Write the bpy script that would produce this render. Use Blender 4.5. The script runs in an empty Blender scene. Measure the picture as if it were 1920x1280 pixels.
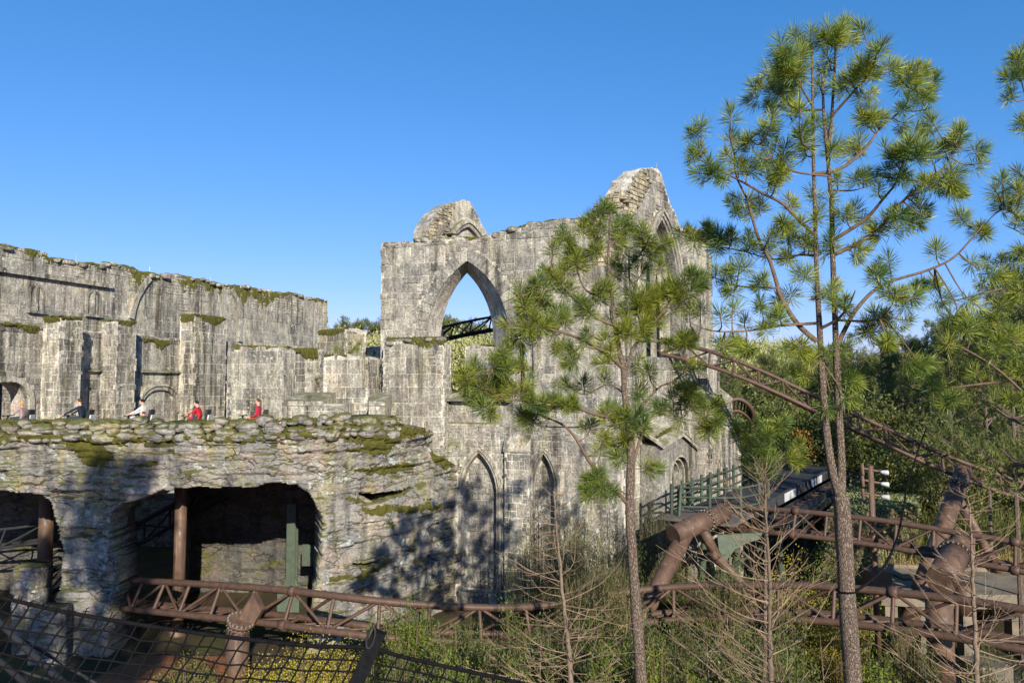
import bpy, bmesh, math, random
import numpy as np
from mathutils import Vector, Matrix
from mathutils.geometry import tessellate_polygon
R = math.radians
random.seed(7)
np.random.seed(7)
scene = bpy.context.scene
COL = scene.collection
# ------------------------------------------------------------------ camera
F = 1400.0
PITCH = R(3.5)
H = 10.5                       # eye height above the ground
cam_d = bpy.data.cameras.new('camera')
cam_d.sensor_width = 36.0
cam_d.lens = F / 1920 * 36
cam_d.clip_start = 0.1
cam_d.clip_end = 2000
cam = bpy.data.objects.new('camera', cam_d)
cam.location = (0, 0, H)
cam.rotation_euler = (math.pi / 2 + PITCH, 0, 0)
COL.objects.link(cam)
scene.camera = cam
# ------------------------------------------------------------------ sky and sun
SUN_EL = R(23.0)
SUN_AZ = R(17.0)               # sun stands behind the camera, to the right
world = bpy.data.worlds.new('World')
scene.world = world
world.use_nodes = True
wn = world.node_tree
sky = wn.nodes.new('ShaderNodeTexSky')
sky.sky_type = 'NISHITA'
sky.sun_disc = False
sky.sun_elevation = SUN_EL
sky.sun_rotation = math.pi - SUN_AZ
sky.altitude = 0
sky.air_density = 1.0
sky.dust_density = 0.1
sky.ozone_density = 3.2
wn.nodes['Background'].inputs['Strength'].default_value = 0.098
# grade of the whole sky towards the clear deep blue of a winter day (same everywhere)
sep = wn.nodes.new('ShaderNodeSeparateColor'); cmb = wn.nodes.new('ShaderNodeCombineColor')
wn.links.new(sky.outputs[0], sep.inputs[0])
for ch_, (gain, power) in enumerate(((.80, 1.30), (.745, .78), (1.19, .80))):
    m1 = wn.nodes.new('ShaderNodeMath'); m1.operation = 'MULTIPLY'; m1.inputs[1].default_value = .136
    m2 = wn.nodes.new('ShaderNodeMath'); m2.operation = 'POWER'; m2.inputs[1].default_value = power
    m3 = wn.nodes.new('ShaderNodeMath'); m3.operation = 'MULTIPLY'; m3.inputs[1].default_value = gain / .1455
    wn.links.new(sep.outputs[ch_], m1.inputs[0]); wn.links.new(m1.outputs[0], m2.inputs[0]); wn.links.new(m2.outputs[0], m3.inputs[0]); wn.links.new(m3.outputs[0], cmb.inputs[ch_])
wn.links.new(cmb.outputs[0], wn.nodes['Background'].inputs['Color'])
sun_d = bpy.data.lights.new('sun', 'SUN')
sun_d.energy = 5.0
sun_d.angle = R(0.5)
sun_d.color = (1.0, 0.915, 0.77)
sun = bpy.data.objects.new('sun', sun_d)
to_sun = Vector((math.sin(SUN_AZ) * math.cos(SUN_EL), -math.cos(SUN_AZ) * math.cos(SUN_EL), math.sin(SUN_EL)))
sun.rotation_euler = to_sun.to_track_quat('Z', 'Y').to_euler()
COL.objects.link(sun)
scene.view_settings.view_transform = 'Standard'
scene.view_settings.look = 'None'
scene.view_settings.gamma = 1
scene.view_settings.exposure = 0.57
# ------------------------------------------------------------------ helpers
cp, sp = math.cos(PITCH), math.sin(PITCH)
def ray(px, py):
    a = (px - 960) / F; b = (640 - py) / F
    return Vector((a, cp - b * sp, sp + b * cp))
def at(px, py, Y):
    r = ray(px, py); t = Y / r.y
    return Vector((r.x * t, Y, H + r.z * t))
def proj(p):
    dz = p[2] - H
    d = p[1] * cp + dz * sp
    return 960 + F * p[0] / d, 640 - F * (-p[1] * sp + dz * cp) / d
def proj_np(P):
    dz = P[..., 2] - H
    d = P[..., 1] * cp + dz * sp
    return 960 + F * P[..., 0] / d, 640 - F * (-P[..., 1] * sp + dz * cp) / d

def link(o, parent=None):
    COL.objects.link(o)
    if parent is not None:
        o.parent = parent

        t = Vector(parent.get('_w', (0.0, 0.0, 0.0)))
        o.matrix_parent_inverse = Matrix.Translation(-t)
    return o
def thing(name, label, cat, loc=(0, 0, 0), group=None):
    o = bpy.data.objects.new(name, None)
    o.empty_display_size = 0.3
    o.location = loc
    o['_w'] = [float(c) for c in loc]
    o['label'] = label; o['category'] = cat
    if group: o['group'] = group
    COL.objects.link(o)
    return o
def tag(o, label, cat, group=None, kind=None):
    o['label'] = label; o['category'] = cat
    if group: o['group'] = group
    if kind: o['kind'] = kind
    return o
def mesh_np(name, V, Fc, mats, midx=None, smooth=False):
    me = bpy.data.meshes.new(name)
    V = np.asarray(V, dtype=np.float32)
    if isinstance(Fc, np.ndarray):
        n, k = Fc.shape
        me.vertices.add(len(V)); me.vertices.foreach_set('co', V.ravel())
        me.loops.add(n * k); me.loops.foreach_set('vertex_index', Fc.astype(np.int32).ravel())
        me.polygons.add(n); me.polygons.foreach_set('loop_start', np.arange(0, n * k, k, dtype=np.int32))
        me.polygons.foreach_set('loop_total', np.full(n, k, dtype=np.int32))
        me.update(calc_edges=True)
    else:
        me.from_pydata([tuple(map(float, v)) for v in V], [], [tuple(map(int, f)) for f in Fc])
        me.update()
    if not isinstance(mats, (list, tuple)): mats = [mats]
    for m in mats: me.materials.append(m)
    if midx is not None: me.polygons.foreach_set('material_index', np.asarray(midx, dtype=np.int32))
    if smooth: me.polygons.foreach_set('use_smooth', np.ones(len(me.polygons), dtype=bool))
    return me
def obj(name, V, Fc, mats, parent=None, midx=None, smooth=False):
    me = mesh_np(name, V, Fc, mats, midx, smooth)
    o = bpy.data.objects.new(name, me)
    if parent is None: o['_w'] = [0.0, 0.0, 0.0]
    return link(o, parent)
def inst(name, me, M, parent=None):
    o = bpy.data.objects.new(name, me)
    link(o, parent)
    o.matrix_basis = M
    return o
# value noise -------------------------------------------------------------
def _h(i, j, k, s):
    n = (i.astype(np.int64) * 374761393 + j.astype(np.int64) * 668265263 + k.astype(np.int64) * 2147483647 + s * 1274126177)
    n = (n ^ (n >> 13)) * 1274126177
    n = n ^ (n >> 16)
    return (n & 0xffff) / 65535.0
def vnoise(x, y, z=None, s=0):
    x = np.asarray(x, float); y = np.asarray(y, float)
    if z is None: z = np.zeros_like(x)
    i, j, k = np.floor(x), np.floor(y), np.floor(z)
    f, g, h = x - i, y - j, z - k
    f = f * f * (3 - 2 * f); g = g * g * (3 - 2 * g); h = h * h * (3 - 2 * h)
    r = 0
    for a in (0, 1):
        for b in (0, 1):
            for c in (0, 1):
                w = (f if a else 1 - f) * (g if b else 1 - g) * (h if c else 1 - h)
                r = r + w * _h(i + a, j + b, k + c, s)
    return r * 2 - 1
def fbm(x, y, z=None, s=0, o=4):
    x = np.asarray(x, float); y = np.asarray(y, float)
    z = np.zeros_like(x) if z is None else np.asarray(z, float)
    r = 0; a = 1; t = 0
    for q in range(o):
        r = r + a * vnoise(x, y, z, s + q * 17); t += a
        x = x * 2.03; y = y * 2.03; z = z * 2.03; a *= .5
    return r / t
def pip(poly, x, y):
    c = False; n = len(poly); j = n - 1
    for i in range(n):
        xi, yi = poly[i][0], poly[i][1]; xj, yj = poly[j][0], poly[j][1]
        if (yi > y) != (yj > y) and x < (xj - xi) * (y - yi) / (yj - yi) + xi: c = not c
        j = i
    return c
def pip_np(poly, X, Y):
    c = np.zeros(X.shape, bool); n = len(poly); j = n - 1
    for i in range(n):
        xi, yi = poly[i]; xj, yj = poly[j]
        if yi != yj:
            m = ((yi > Y) != (yj > Y)) & (X < (xj - xi) * (Y - yi) / (yj - yi) + xi)
            c ^= m
        j = i
    return c
class Frame:
    """vertical plane: u along it, z up, d out towards the viewer"""
    def __init__(s, p, q):
        s.o = Vector((p[0], p[1], 0)); v = Vector((q[0] - p[0], q[1] - p[1], 0)); s.len = v.length
        s.u = v.normalized(); s.n = Vector((s.u.y, -s.u.x, 0))
    def w(s, u, z, d=0): return s.o + s.u * u + s.n * d + Vector((0, 0, z))
    def uv(s, px, py, d=0):
        r = ray(px, py); c = Vector((0, 0, H))
        t = ((s.o + s.n * d - c).dot(s.n)) / r.dot(s.n)
        P = c + r * t
        return ((P - s.o).dot(s.u), P.z)
def frame_px(xa, Ya, xb, Yb):
    a = at(xa, 700, Ya); b = at(xb, 700, Yb)
    return Frame((a.x, a.y), (b.x, b.y))
def arch_pts(uL, uR, vb, vs, va, n=10):
    h = (uR - uL) / 2; k = va - vs; r = (h * h + k * k) / (2 * h)
    L = []
    th = math.asin(min(1, k / r)) if r >= h else math.pi - math.asin(min(1, k / r))
    for i in range(n + 1):
        a = th * i / n
        L.append((uL + r - r * math.cos(a), vs + r * math.sin(a)))
    c = (uL + uR) / 2
    Rr = [(2 * c - u, v) for u, v in reversed(L[:-1])]
    pts = L + Rr
    if vb < vs - 1e-4: pts = [(uL, vb)] + pts + [(uR, vb)]
    return pts
def offset_pl(pts, d):
    out = []
    for i, p in enumerate(pts):
        a = pts[max(i - 1, 0)]; b = pts[min(i + 1, len(pts) - 1)]
        tx, ty = b[0] - a[0], b[1] - a[1]; l = math.hypot(tx, ty) or 1
        out.append((p[0] - ty / l * d, p[1] + tx / l * d))
    return out
def prism(name, fr, outer, holes, d0, d1, mat, parent, back_holes=None):
    loops = [outer] + list(holes)
    bl = [outer] + list(back_holes if back_holes else holes)
    tri = tessellate_polygon([[Vector((u, v, 0)) for u, v in l] for l in loops])
    btri = tessellate_polygon([[Vector((u, v, 0)) for u, v in l] for l in bl])
    V = []; Fc = []
    for l in loops: V += [fr.w(u, v, d0) for u, v in l]
    n = len(V)
    for l in bl: V += [fr.w(u, v, d1) for u, v in l]
    def orient(t, want):
        a, b, c = [V[i] for i in t]
        return t if ((b - a).cross(c - a)).dot(fr.n) * want > 0 else (t[0], t[2], t[1])
    Fc += [orient(t, 1) for t in tri]
    Fc += [orient(tuple(i + n for i in t), -1) for t in btri]
    b = 0
    for l in loops:
        m = len(l)
        for i in range(m):
            j = (i + 1) % m
            Fc.append((b + i, b + j, n + b + j, n + b + i))
        b += m
    return obj(name, V, Fc, mat, parent)
def box_fr(name, fr, u0, u1, z0, z1, d0, d1, mat, parent, bev=0.0, slope=0.0):
    """box on a frame; slope lowers the front of the top"""
    V = []
    for d, zt in ((d1, z1), (d0, z1 - slope)):
        V += [fr.w(u0, z0, d), fr.w(u1, z0, d), fr.w(u1, zt, d), fr.w(u0, zt, d)]
    Fc = [(1, 0, 3, 2), (4, 5, 6, 7), (0, 4, 7, 3), (5, 1, 2, 6), (3, 7, 6, 2), (0, 1, 5, 4)]
    return obj(name, V, Fc, mat, parent)
def band(name, fr, pts, wid, d0, d1, mat, parent):
    """moulding that follows a polyline, wid outward"""
    out = offset_pl(pts, wid)
    V = []; Fc = []
    for p, q in zip(pts, out):
        V += [fr.w(p[0], p[1], d0), fr.w(q[0], q[1], d0), fr.w(q[0], q[1], d1), fr.w(p[0], p[1], d1)]
    for i in range(len(pts) - 1):
        a = i * 4; b = a + 4
        for k in range(4):
            l = (k + 1) % 4
            Fc.append((a + k, a + l, b + l, b + k))
    Fc += [(0, 3, 2, 1), tuple(len(V) - 4 + k for k in range(4))]
    return obj(name, V, Fc, mat, parent)
# unit stone blocks --------------------------------------------------------
def unit_block(seed, bev=0.08, jit=0.025):
    rg = random.Random(seed)
    V = []
    for y, ins in ((0.0, 0.0), (-0.72, 0.0), (-1.0, bev)):
        for sx, sz in ((-1, -1), (1, -1), (1, 1), (-1, 1)):
            V.append((sx * (.5 - ins * .5 * rg.uniform(.6, 1.3)) + rg.uniform(-jit, jit) * .5, y + (rg.uniform(-.25, .1) if ins else 0), sz * (.5 - ins * rg.uniform(.6, 1.3)) + rg.uniform(-jit, jit)))
    Fc = []
    for b in (0, 4):
        for k in range(4):
            l = (k + 1) % 4
            Fc.append((b + k, b + l, b + 4 + l, b + 4 + k))
    Fc.append((8, 9, 10, 11))
    return np.array(V), Fc
BLOCKS = [unit_block(s) for s in range(8)]
_bm = {}
def block_mesh(k, mat):
    key = (k, mat.name)
    if key not in _bm:
        _bm[key] = mesh_np('stone_block', BLOCKS[k][0], BLOCKS[k][1], mat)
    return _bm[key]
def masonry(parent, fr, outer, holes, mat, d=0.0, course=.7, lens=(.75, 1.4), depth=.06, joint=.025, limit=280, rubble=0.0, rseed=0, rscale=.45, minsz=.16, proud=.04, name='stone_block', rough_top=0.0):
    rg = random.Random(rseed)
    us = [p[0] for p in outer]; vs = [p[1] for p in outer]
    u0, u1, v0, v1 = min(us), max(us), min(vs), max(vs)
    out = []
    def inside(u, v):
        if not pip(outer, u, v): return False
        for h in holes:
            if pip(h, u, v): return False
        return True
    def put(a, b, c, e, lev):
        k = 0; tot = 0
        for x in (.04, .35, .65, .96):
            for y in (.06, .5, .94):
                tot += 1
                k += inside(a + (b - a) * x, c + (e - c) * y)
        if k == 0: return
        rub = float(fbm(np.array([(a + b) / 2 * rscale]), np.array([(c + e) / 2 * rscale]), s=rseed + 5, o=3)[0])
        if rough_top and (c + e) / 2 > v1 - rough_top * 1.5:
            rub += .35
        want_small = rub > 1 - rubble and (e - c) > .3
        if k == tot and not want_small:
            out.append((a, b, c, e)); return
        if (e - c) < minsz * 2 and (b - a) < minsz * 3:
            if k > tot * .6: out.append((a, b, c, e))
            return
        if lev > 3: return
        nv = 2 if (e - c) > minsz * 2 else 1
        nh = 2 if (b - a) > minsz * 2 else 1
        m = c + (e - c) * rg.uniform(.42, .58)
        rows = ((c, m), (m, e)) if nv == 2 else ((c, e),)
        for (p, q) in rows:
            if nh == 2:
                s = a + (b - a) * rg.uniform(.36, .64)
                put(a, s, p, q, lev + 1); put(s, b, p, q, lev + 1)
            else: put(a, b, p, q, lev + 1)
    v = v0
    while v < v1:
        ch = course * rg.uniform(.85, 1.15)
        u = u0 - rg.uniform(0, lens[1])
        while u < u1:
            l = rg.uniform(*lens)
            put(u, u + l, v, v + ch, 0)
            u += l
        v += ch
    out.sort(key=lambda t: -(t[1] - t[0]) * (t[3] - t[2]))
    SV = []; SF = []; off = 0
    for i, (a, b, c, e) in enumerate(out):
        k = rg.randrange(8)
        dp = depth * rg.uniform(.25, 1.0) * (1.6 if rg.random() < .07 else 1) + (proud * rg.random() if i >= 60 and (e - c) < course * .7 else 0)
        ctr = fr.w((a + b) / 2, (c + e) / 2, d)
        jt = min(joint, (e - c) * .12)
        M = Matrix((( fr.u.x * (b - a - jt), -fr.n.x * dp, 0, ctr.x),
                    ( fr.u.y * (b - a - jt), -fr.n.y * dp, 0, ctr.y),
                    ( 0, 0, (e - c - jt), ctr.z), (0, 0, 0, 1)))
        if i < limit:
            inst(name, block_mesh(k, mat), M, parent)
        else:
            bv = BLOCKS[k][0]; Mn = np.array(M)
            SV.append(bv @ Mn[:3, :3].T + Mn[:3, 3])
            SF += [tuple(x + off for x in f) for f in BLOCKS[k][1]]; off += len(bv)
    if SV:
        o = obj('small_stones', np.vstack(SV), SF, mat, parent); o['kind'] = 'stuff'
def stone_mesh(seed, mat, sub=2, power=.75):
    bm = bmesh.new(); bmesh.ops.create_icosphere(bm, subdivisions=sub, radius=.5)
    V = np.array([v.co[:] for v in bm.verts])
    V = np.sign(V) * np.abs(V * 2) ** power / 2
    V *= (1 + .22 * fbm(V[:, 0] * 2.2 + seed * 7, V[:, 1] * 2.2, V[:, 2] * 2.2, s=seed, o=2))[:, None]
    Fc = [tuple(v.index for v in f.verts) for f in bm.faces]
    bm.free()
    return mesh_np('stone', V, Fc, mat, smooth=True)
def tube(path, rads, n=6, cap=True):
    """tube along points; returns V, F (quads + caps)"""
    P = [Vector(p) for p in path]; V = []; Fc = []
    up = Vector((0, 0, 1)); prev = None
    for i, p in enumerate(P):
        t = (P[min(i + 1, len(P) - 1)] - P[max(i - 1, 0)])
        if t.length < 1e-9: t = Vector((0, 0, 1))
        t.normalize()
        if prev is None:
            a = t.cross(up)
            if a.length < .05: a = t.cross(Vector((1, 0, 0)))
        else:
            a = prev - t * prev.dot(t)
            if a.length < 1e-6: a = t.cross(up)
        a.normalize(); prev = a; b = t.cross(a)
        r = rads[i] if hasattr(rads, '__len__') else rads
        for k in range(n):
            an = 2 * math.pi * k / n
            V.append(p + a * (r * math.cos(an)) + b * (r * math.sin(an)))
    for i in range(len(P) - 1):
        for k in range(n):
            l = (k + 1) % n
            Fc.append((i * n + k, i * n + l, (i + 1) * n + l, (i + 1) * n + k))
    if cap:
        Fc.append(tuple(reversed(range(n)))); Fc.append(tuple(range((len(P) - 1) * n, len(P) * n)))
    return V, Fc
class Acc:
    def __init__(s): s.V = []; s.F = []; s.m = []
    def add(s, VF, m=0):
        V, Fc = VF; b = len(s.V)
        s.V += [tuple(v) for v in V]; s.F += [tuple(i + b for i in f) for f in Fc]; s.m += [m] * len(Fc)
    def box(s, c, sx, sy, sz, m=0, rot=None):
        V = []
        for x in (-.5, .5):
            for y in (-.5, .5):
                for z in (-.5, .5):
                    v = Vector((x * sx, y * sy, z * sz))
                    if rot is not None: v = rot @ v
                    V.append(v + Vector(c))
        s.add((V, [(0, 1, 3, 2), (4, 6, 7, 5), (0, 4, 5, 1), (2, 3, 7, 6), (0, 2, 6, 4), (1, 5, 7, 3)]), m)
    def build(s, name, mats, parent=None, smooth=False): return obj(name, s.V, s.F, mats, parent, s.m, smooth)
def catmull(P, n=8):
    P = [Vector(p) for p in P]; out = []
    for i in range(len(P) - 1):
        a = P[max(i - 1, 0)]; b = P[i]; c = P[i + 1]; d = P[min(i + 2, len(P) - 1)]
        for k in range(n):
            t = k / n
            out.append(.5 * ((2 * b) + (c - a) * t + (2 * a - 5 * b + 4 * c - d) * t * t + (3 * b - a - 3 * c + d) * t ** 3))
    out.append(P[-1])
    return out
_cyl = {}
def rod(name, p, q, r, mat, parent, n=8):
    """straight round bar as an instance of one shared cylinder"""
    key = (n, mat.name)
    if key not in _cyl:
        V, Fc = tube([(0, 0, 0), (0, 0, 1)], 1.0, n)
        me = mesh_np('bar', V, Fc, mat)
        sm = [len(f) == 4 for f in Fc]; me.polygons.foreach_set('use_smooth', np.array(sm))
        _cyl[key] = me
    p = Vector(p); q = Vector(q); v = q - p
    z = v.normalized(); x = z.cross(Vector((0, 0, 1)))
    if x.length < .01: x = z.cross(Vector((1, 0, 0)))
    x.normalize(); y = z.cross(x)
    M = Matrix(((x.x * r, y.x * r, v.x, p.x), (x.y * r, y.y * r, v.y, p.y), (x.z * r, y.z * r, v.z, p.z), (0, 0, 0, 1)))
    return inst(name, _cyl[key], M, parent)
# ------------------------------------------------------------------ materials
class NT:
    def __init__(s, name):
        s.mat = bpy.data.materials.new(name); s.mat.use_nodes = True
        s.t = s.mat.node_tree; s.b = s.t.nodes['Principled BSDF']
        s.geo = s.t.nodes.new('ShaderNodeNewGeometry')
    def node(s, ty, **kw):
        n = s.t.nodes.new(ty)
        for k, v in kw.items(): setattr(n, k, v)
        return n
    def put(s, sock, v):
        if hasattr(v, 'is_output') or isinstance(v, bpy.types.NodeSocket): s.t.links.new(v, sock)
        elif isinstance(v, (tuple, list)) and len(v) == 3 and sock.type == 'RGBA': sock.default_value = (*v, 1)
        else: sock.default_value = v
    def pos(s, sc=(1, 1, 1), off=(0, 0, 0), src=None):
        m = s.node('ShaderNodeMapping'); s.put(m.inputs['Vector'], src or s.geo.outputs['Position'])
        m.inputs['Scale'].default_value = sc; m.inputs['Location'].default_value = off
        return m.outputs[0]
    def noise(s, vec, scale=1, detail=4, rough=.55, dist=0):
        n = s.node('ShaderNodeTexNoise'); s.put(n.inputs['Vector'], vec)
        n.inputs['Scale'].default_value = scale; n.inputs['Detail'].default_value = detail
        n.inputs['Roughness'].default_value = rough; n.inputs['Distortion'].default_value = dist
        return n.outputs['Fac']
    def vor(s, vec, scale=1, feat='F1', rnd=1):
        n = s.node('ShaderNodeTexVoronoi', feature=feat); s.put(n.inputs['Vector'], vec)
        n.inputs['Scale'].default_value = scale; n.inputs['Randomness'].default_value = rnd
        return n
    def ramp(s, v, a, b, lo=0.0, hi=1.0):
        n = s.node('ShaderNodeMapRange'); s.put(n.inputs[0], v)
        n.inputs[1].default_value = a; n.inputs[2].default_value = b; n.inputs[3].default_value = lo; n.inputs[4].default_value = hi
        return n.outputs[0]
    def mix(s, f, a, b, mode='MIX'):
        n = s.node('ShaderNodeMix', data_type='RGBA', blend_type=mode); n.clamp_factor = True
        s.put(n.inputs[0], f); s.put(n.inputs[6], a); s.put(n.inputs[7], b)
        return n.outputs[2]
    def math(s, op, a, b=0.0):
        n = s.node('ShaderNodeMath', operation=op); s.put(n.inputs[0], a); s.put(n.inputs[1], b)
        return n.outputs[0]
    def nz(s):
        n = s.node('ShaderNodeSeparateXYZ'); s.put(n.inputs[0], s.geo.outputs['Normal']); return n.outputs[2]
    def rnd(s): return s.node('ShaderNodeObjectInfo').outputs['Random']
    def bump(s, h, strength=.5, dist=.05):
        n = s.node('ShaderNodeBump'); s.put(n.inputs['Height'], h)
        n.inputs['Strength'].default_value = strength; n.inputs['Distance'].default_value = dist
        s.put(s.b.inputs['Normal'], n.outputs[0])
    def done(s, col, rough=.9, metal=0, spec=.2):
        s.put(s.b.inputs['Base Color'], col); s.put(s.b.inputs['Roughness'], rough)
        s.b.inputs['Metallic'].default_value = metal; s.b.inputs['Specular IOR Level'].default_value = spec
        return s.mat
def mat_stone(name, c1, c2, c3, streak=1.0, moss=.5, lichen=.5, ochre=.4, tint=.28):
    m = NT(name); P = m.pos()
    col = m.mix(m.ramp(m.noise(m.pos((.55, .55, .4)), 1, 4, .6), .35, .68), c1, c2)
    col = m.mix(m.ramp(m.noise(m.pos((.8, .8, .6), (31, 7, 3)), 1, 3, .6), .52, .7, 0, .75), col, c3)
    col = m.mix(1, col, m.mix(m.rnd(), (1 - tint, 1 - tint, 1 - tint * .92), (1 + tint * 1.1, 1 + tint, 1 + tint * .8)), 'MULTIPLY')
    pk = m.ramp(m.noise(m.pos((.45, .45, .5), (17, 3, 11)), 1, 2), .52, .64, 0, .35)
    col = m.mix(pk, col, (.36, .30, .255))
    lt = m.ramp(m.noise(m.pos((1.4, 1.4, .7), (2, 13, 4)), 1, 4, .65), .54, .66, 0, .42)
    col = m.mix(lt, col, (.47, .455, .405))
    och = m.ramp(m.noise(m.pos((1.2, 1.2, .25), (3, 9, 1)), 1, 4, .6), .56, .72, 0, ochre)
    col = m.mix(och, col, (.30, .27, .11))
    # rain streaks
    st = m.noise(m.pos((2.6, 2.6, .13)), 1, 6, .62, .3)
    st2 = m.noise(m.pos((6.5, 6.5, .3), (5, 2, 8)), 1, 4, .6)
    big = m.ramp(m.noise(m.pos((.6, .6, .25), (9, 4, 2)), 1, 3), .38, .56)
    f = m.math('MULTIPLY', m.ramp(st, .45, .60), m.math('ADD', m.math('MULTIPLY', big, .92), .08))
    col = m.mix(m.math('MULTIPLY', f, .78 * streak), col, (.030, .027, .027))
    col = m.mix(m.math('MULTIPLY', m.ramp(st2, .52, .7), .3 * streak), col, (.07, .062, .055))
    fine = m.noise(P, 11, 6, .7)
    col = m.mix(1, col, m.mix(m.ramp(fine, .34, .66), (.5, .5, .5), (1.4, 1.39, 1.36)), 'MULTIPLY')
    mid = m.noise(m.pos((3.2, 3.2, 1.6), (1, 1, 7)), 1, 5, .7)
    col = m.mix(1, col, m.mix(m.ramp(mid, .36, .64), (.62, .62, .63), (1.28, 1.27, 1.24)), 'MULTIPLY')
    li = m.math('MULTIPLY', m.ramp(m.noise(P, 4.2, 5, .7), .57, .64), m.ramp(m.noise(m.pos((.5, .5, .35), (2, 1, 0)), 1, 2), .38, .6))
    col = m.mix(m.math('MULTIPLY', li, lichen), col, (.62, .63, .57))
    ms = m.math('ADD', m.noise(P, 1.1, 6, .65), m.math('MULTIPLY', m.nz(), .24))
    col = m.mix(m.math('MULTIPLY', m.ramp(ms, .64, .74), moss), col, m.mix(m.noise(P, 9, 3), (.045, .055, .013), (.15, .135, .03)))
    m.bump(m.math('ADD', m.math('MULTIPLY', m.noise(P, 7, 6, .7), .7), m.math('MULTIPLY', fine, .4)), .75, .07)
    return m.done(col, .93)
M = {}
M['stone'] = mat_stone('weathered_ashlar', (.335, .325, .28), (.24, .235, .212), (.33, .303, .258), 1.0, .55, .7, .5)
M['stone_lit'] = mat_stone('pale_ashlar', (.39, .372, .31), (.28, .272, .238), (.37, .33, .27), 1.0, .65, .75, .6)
M['stone_grey'] = mat_stone('grey_ashlar', (.345, .332, .285), (.245, .24, .22), (.32, .305, .255), 1.0, .5, .65, .55)
M['rubble'] = mat_stone('rubble_core', (.40, .36, .265), (.28, .25, .185), (.35, .30, .2), .5, .55, .5, .5, .45)
M['mortar'] = mat_stone('old_mortar', (.60, .57, .50), (.48, .46, .41), (.57, .52, .45), .55, .35, .3, .3)
def mat_rock(name, k=1.0, mossy=1.0, mshift=0.0, lich=.85):
    m = NT(name); P = m.pos()
    c = lambda a, b, d: (a * k, b * k, d * k)
    col = m.mix(m.ramp(m.noise(m.pos((.5, .5, .8)), 1, 4, .6), .36, .66), c(.41, .385, .35), c(.25, .25, .245))
    col = m.mix(m.ramp(m.noise(m.pos((.7, .7, .9), (13, 2, 5)), 1, 3), .5, .62, 0, .8), col, c(.44, .365, .31))
    col = m.mix(m.ramp(m.noise(m.pos((1.1, 1.1, .2), (1, 8, 3)), 1, 4, .6), .51, .64, 0, .55 * mossy), col, c(.36, .32, .10))
    st = m.noise(m.pos((1.9, 1.9, .2), (4, 1, 0)), 1, 5, .62)
    col = m.mix(m.math('MULTIPLY', m.ramp(st, .5, .68), .7), col, (.04, .038, .04))
    cr = m.noise(m.pos((1.1, 1.1, 7.5), (0, 0, 3)), 1, 6, .65, .6)
    col = m.mix(m.math('MULTIPLY', m.ramp(cr, .43, .37), .7), col, (.05, .045, .04))
    fine = m.noise(P, 9, 6, .7)
    col = m.mix(1, col, m.mix(m.ramp(fine, .3, .72), (.55, .55, .55), (1.35, 1.33, 1.28)), 'MULTIPLY')
    li = m.math('MULTIPLY', m.ramp(m.noise(P, 3.6, 6, .72), .55, .60), m.ramp(m.noise(m.pos((.55, .55, .6), (7, 3, 1)), 1, 2), .46, .56))
    col = m.mix(m.math('MULTIPLY', li, lich), col, (.50, .565, .525))
    ms = m.math('ADD', m.noise(P, .9, 6, .65), m.math('MULTIPLY', m.nz(), .27))
    col = m.mix(m.math('MULTIPLY', m.ramp(ms, .60 - mshift, .70 - mshift), .9 * mossy), col, m.mix(m.noise(P, 8, 3), (.04, .05, .012), (.135, .13, .028)))
    wv = m.node('ShaderNodeTexNoise'); m.put(wv.inputs['Vector'], P); wv.inputs['Scale'].default_value = 1.6; wv.inputs['Detail'].default_value = 5
    sv = m.node('ShaderNodeVectorMath', operation='SCALE'); m.put(sv.inputs[0], wv.outputs['Color']); sv.inputs['Scale'].default_value = .7
    av = m.node('ShaderNodeVectorMath', operation='ADD'); m.put(av.inputs[0], P); m.put(av.inputs[1], sv.outputs[0])
    ck = m.vor(m.pos((.75, .75, 2.9), src=av.outputs[0]), 1.0, 'DISTANCE_TO_EDGE').outputs['Distance']
    cm = m.ramp(m.noise(m.pos((.8, .8, 1.1), (3, 21, 6)), 1, 3), .44, .58)
    col = m.mix(m.math('MULTIPLY', m.ramp(ck, .0, .028, .8, 0), cm), col, (.03, .026, .022))
    h = m.math('ADD', m.math('ADD', m.math('MULTIPLY', m.noise(m.pos((1, 1, 2.6)), 3.5, 7, .7), 1.0), m.math('MULTIPLY', fine, .3)), m.math('MULTIPLY', m.ramp(ck, 0, .05, -.6, 0), cm))
    m.bump(h, .9, .12)
    return m.done(col, .92)
M['rock'] = mat_rock('layered_rock', .86)
M['shaded_cave_rock'] = mat_rock('shade_darkened_cave_rock', .36, .8, 0, .12)  # the cliff rock again, its colour darkened to stand for cave shade
M['cobble'] = mat_rock('cobble', .95, 1.0, .05)
def mat_plain(name, a, b, rough=.8, sc=6, spec=.3, metal=0, bump=.3, bd=.02, rnd=.15):
    m = NT(name); P = m.pos()
    col = m.mix(m.ramp(m.noise(P, sc, 5, .65), .3, .7), a, b)
    if rnd: col = m.mix(1, col, m.mix(m.rnd(), (1 - rnd,) * 3, (1 + rnd,) * 3), 'MULTIPLY')
    if bump: m.bump(m.noise(P, sc * 2.5, 5, .6), bump, bd)
    return m.done(col, rough, metal, spec)
M['parapet_moss'] = mat_plain('parapet_moss', (.10, .105, .028), (.05, .055, .018), .95, 7, .1, 0, .9, .08)
M['moss_solid'] = mat_plain('moss_mat', (.15, .135, .03), (.055, .06, .017), .95, 9, .1, 0, 1.0, .08)
M['rust'] = mat_plain('rust_brown_paint', (.115, .066, .043), (.06, .036, .026), .55, 5, .35, 0, .15, .01, .1)
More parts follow.
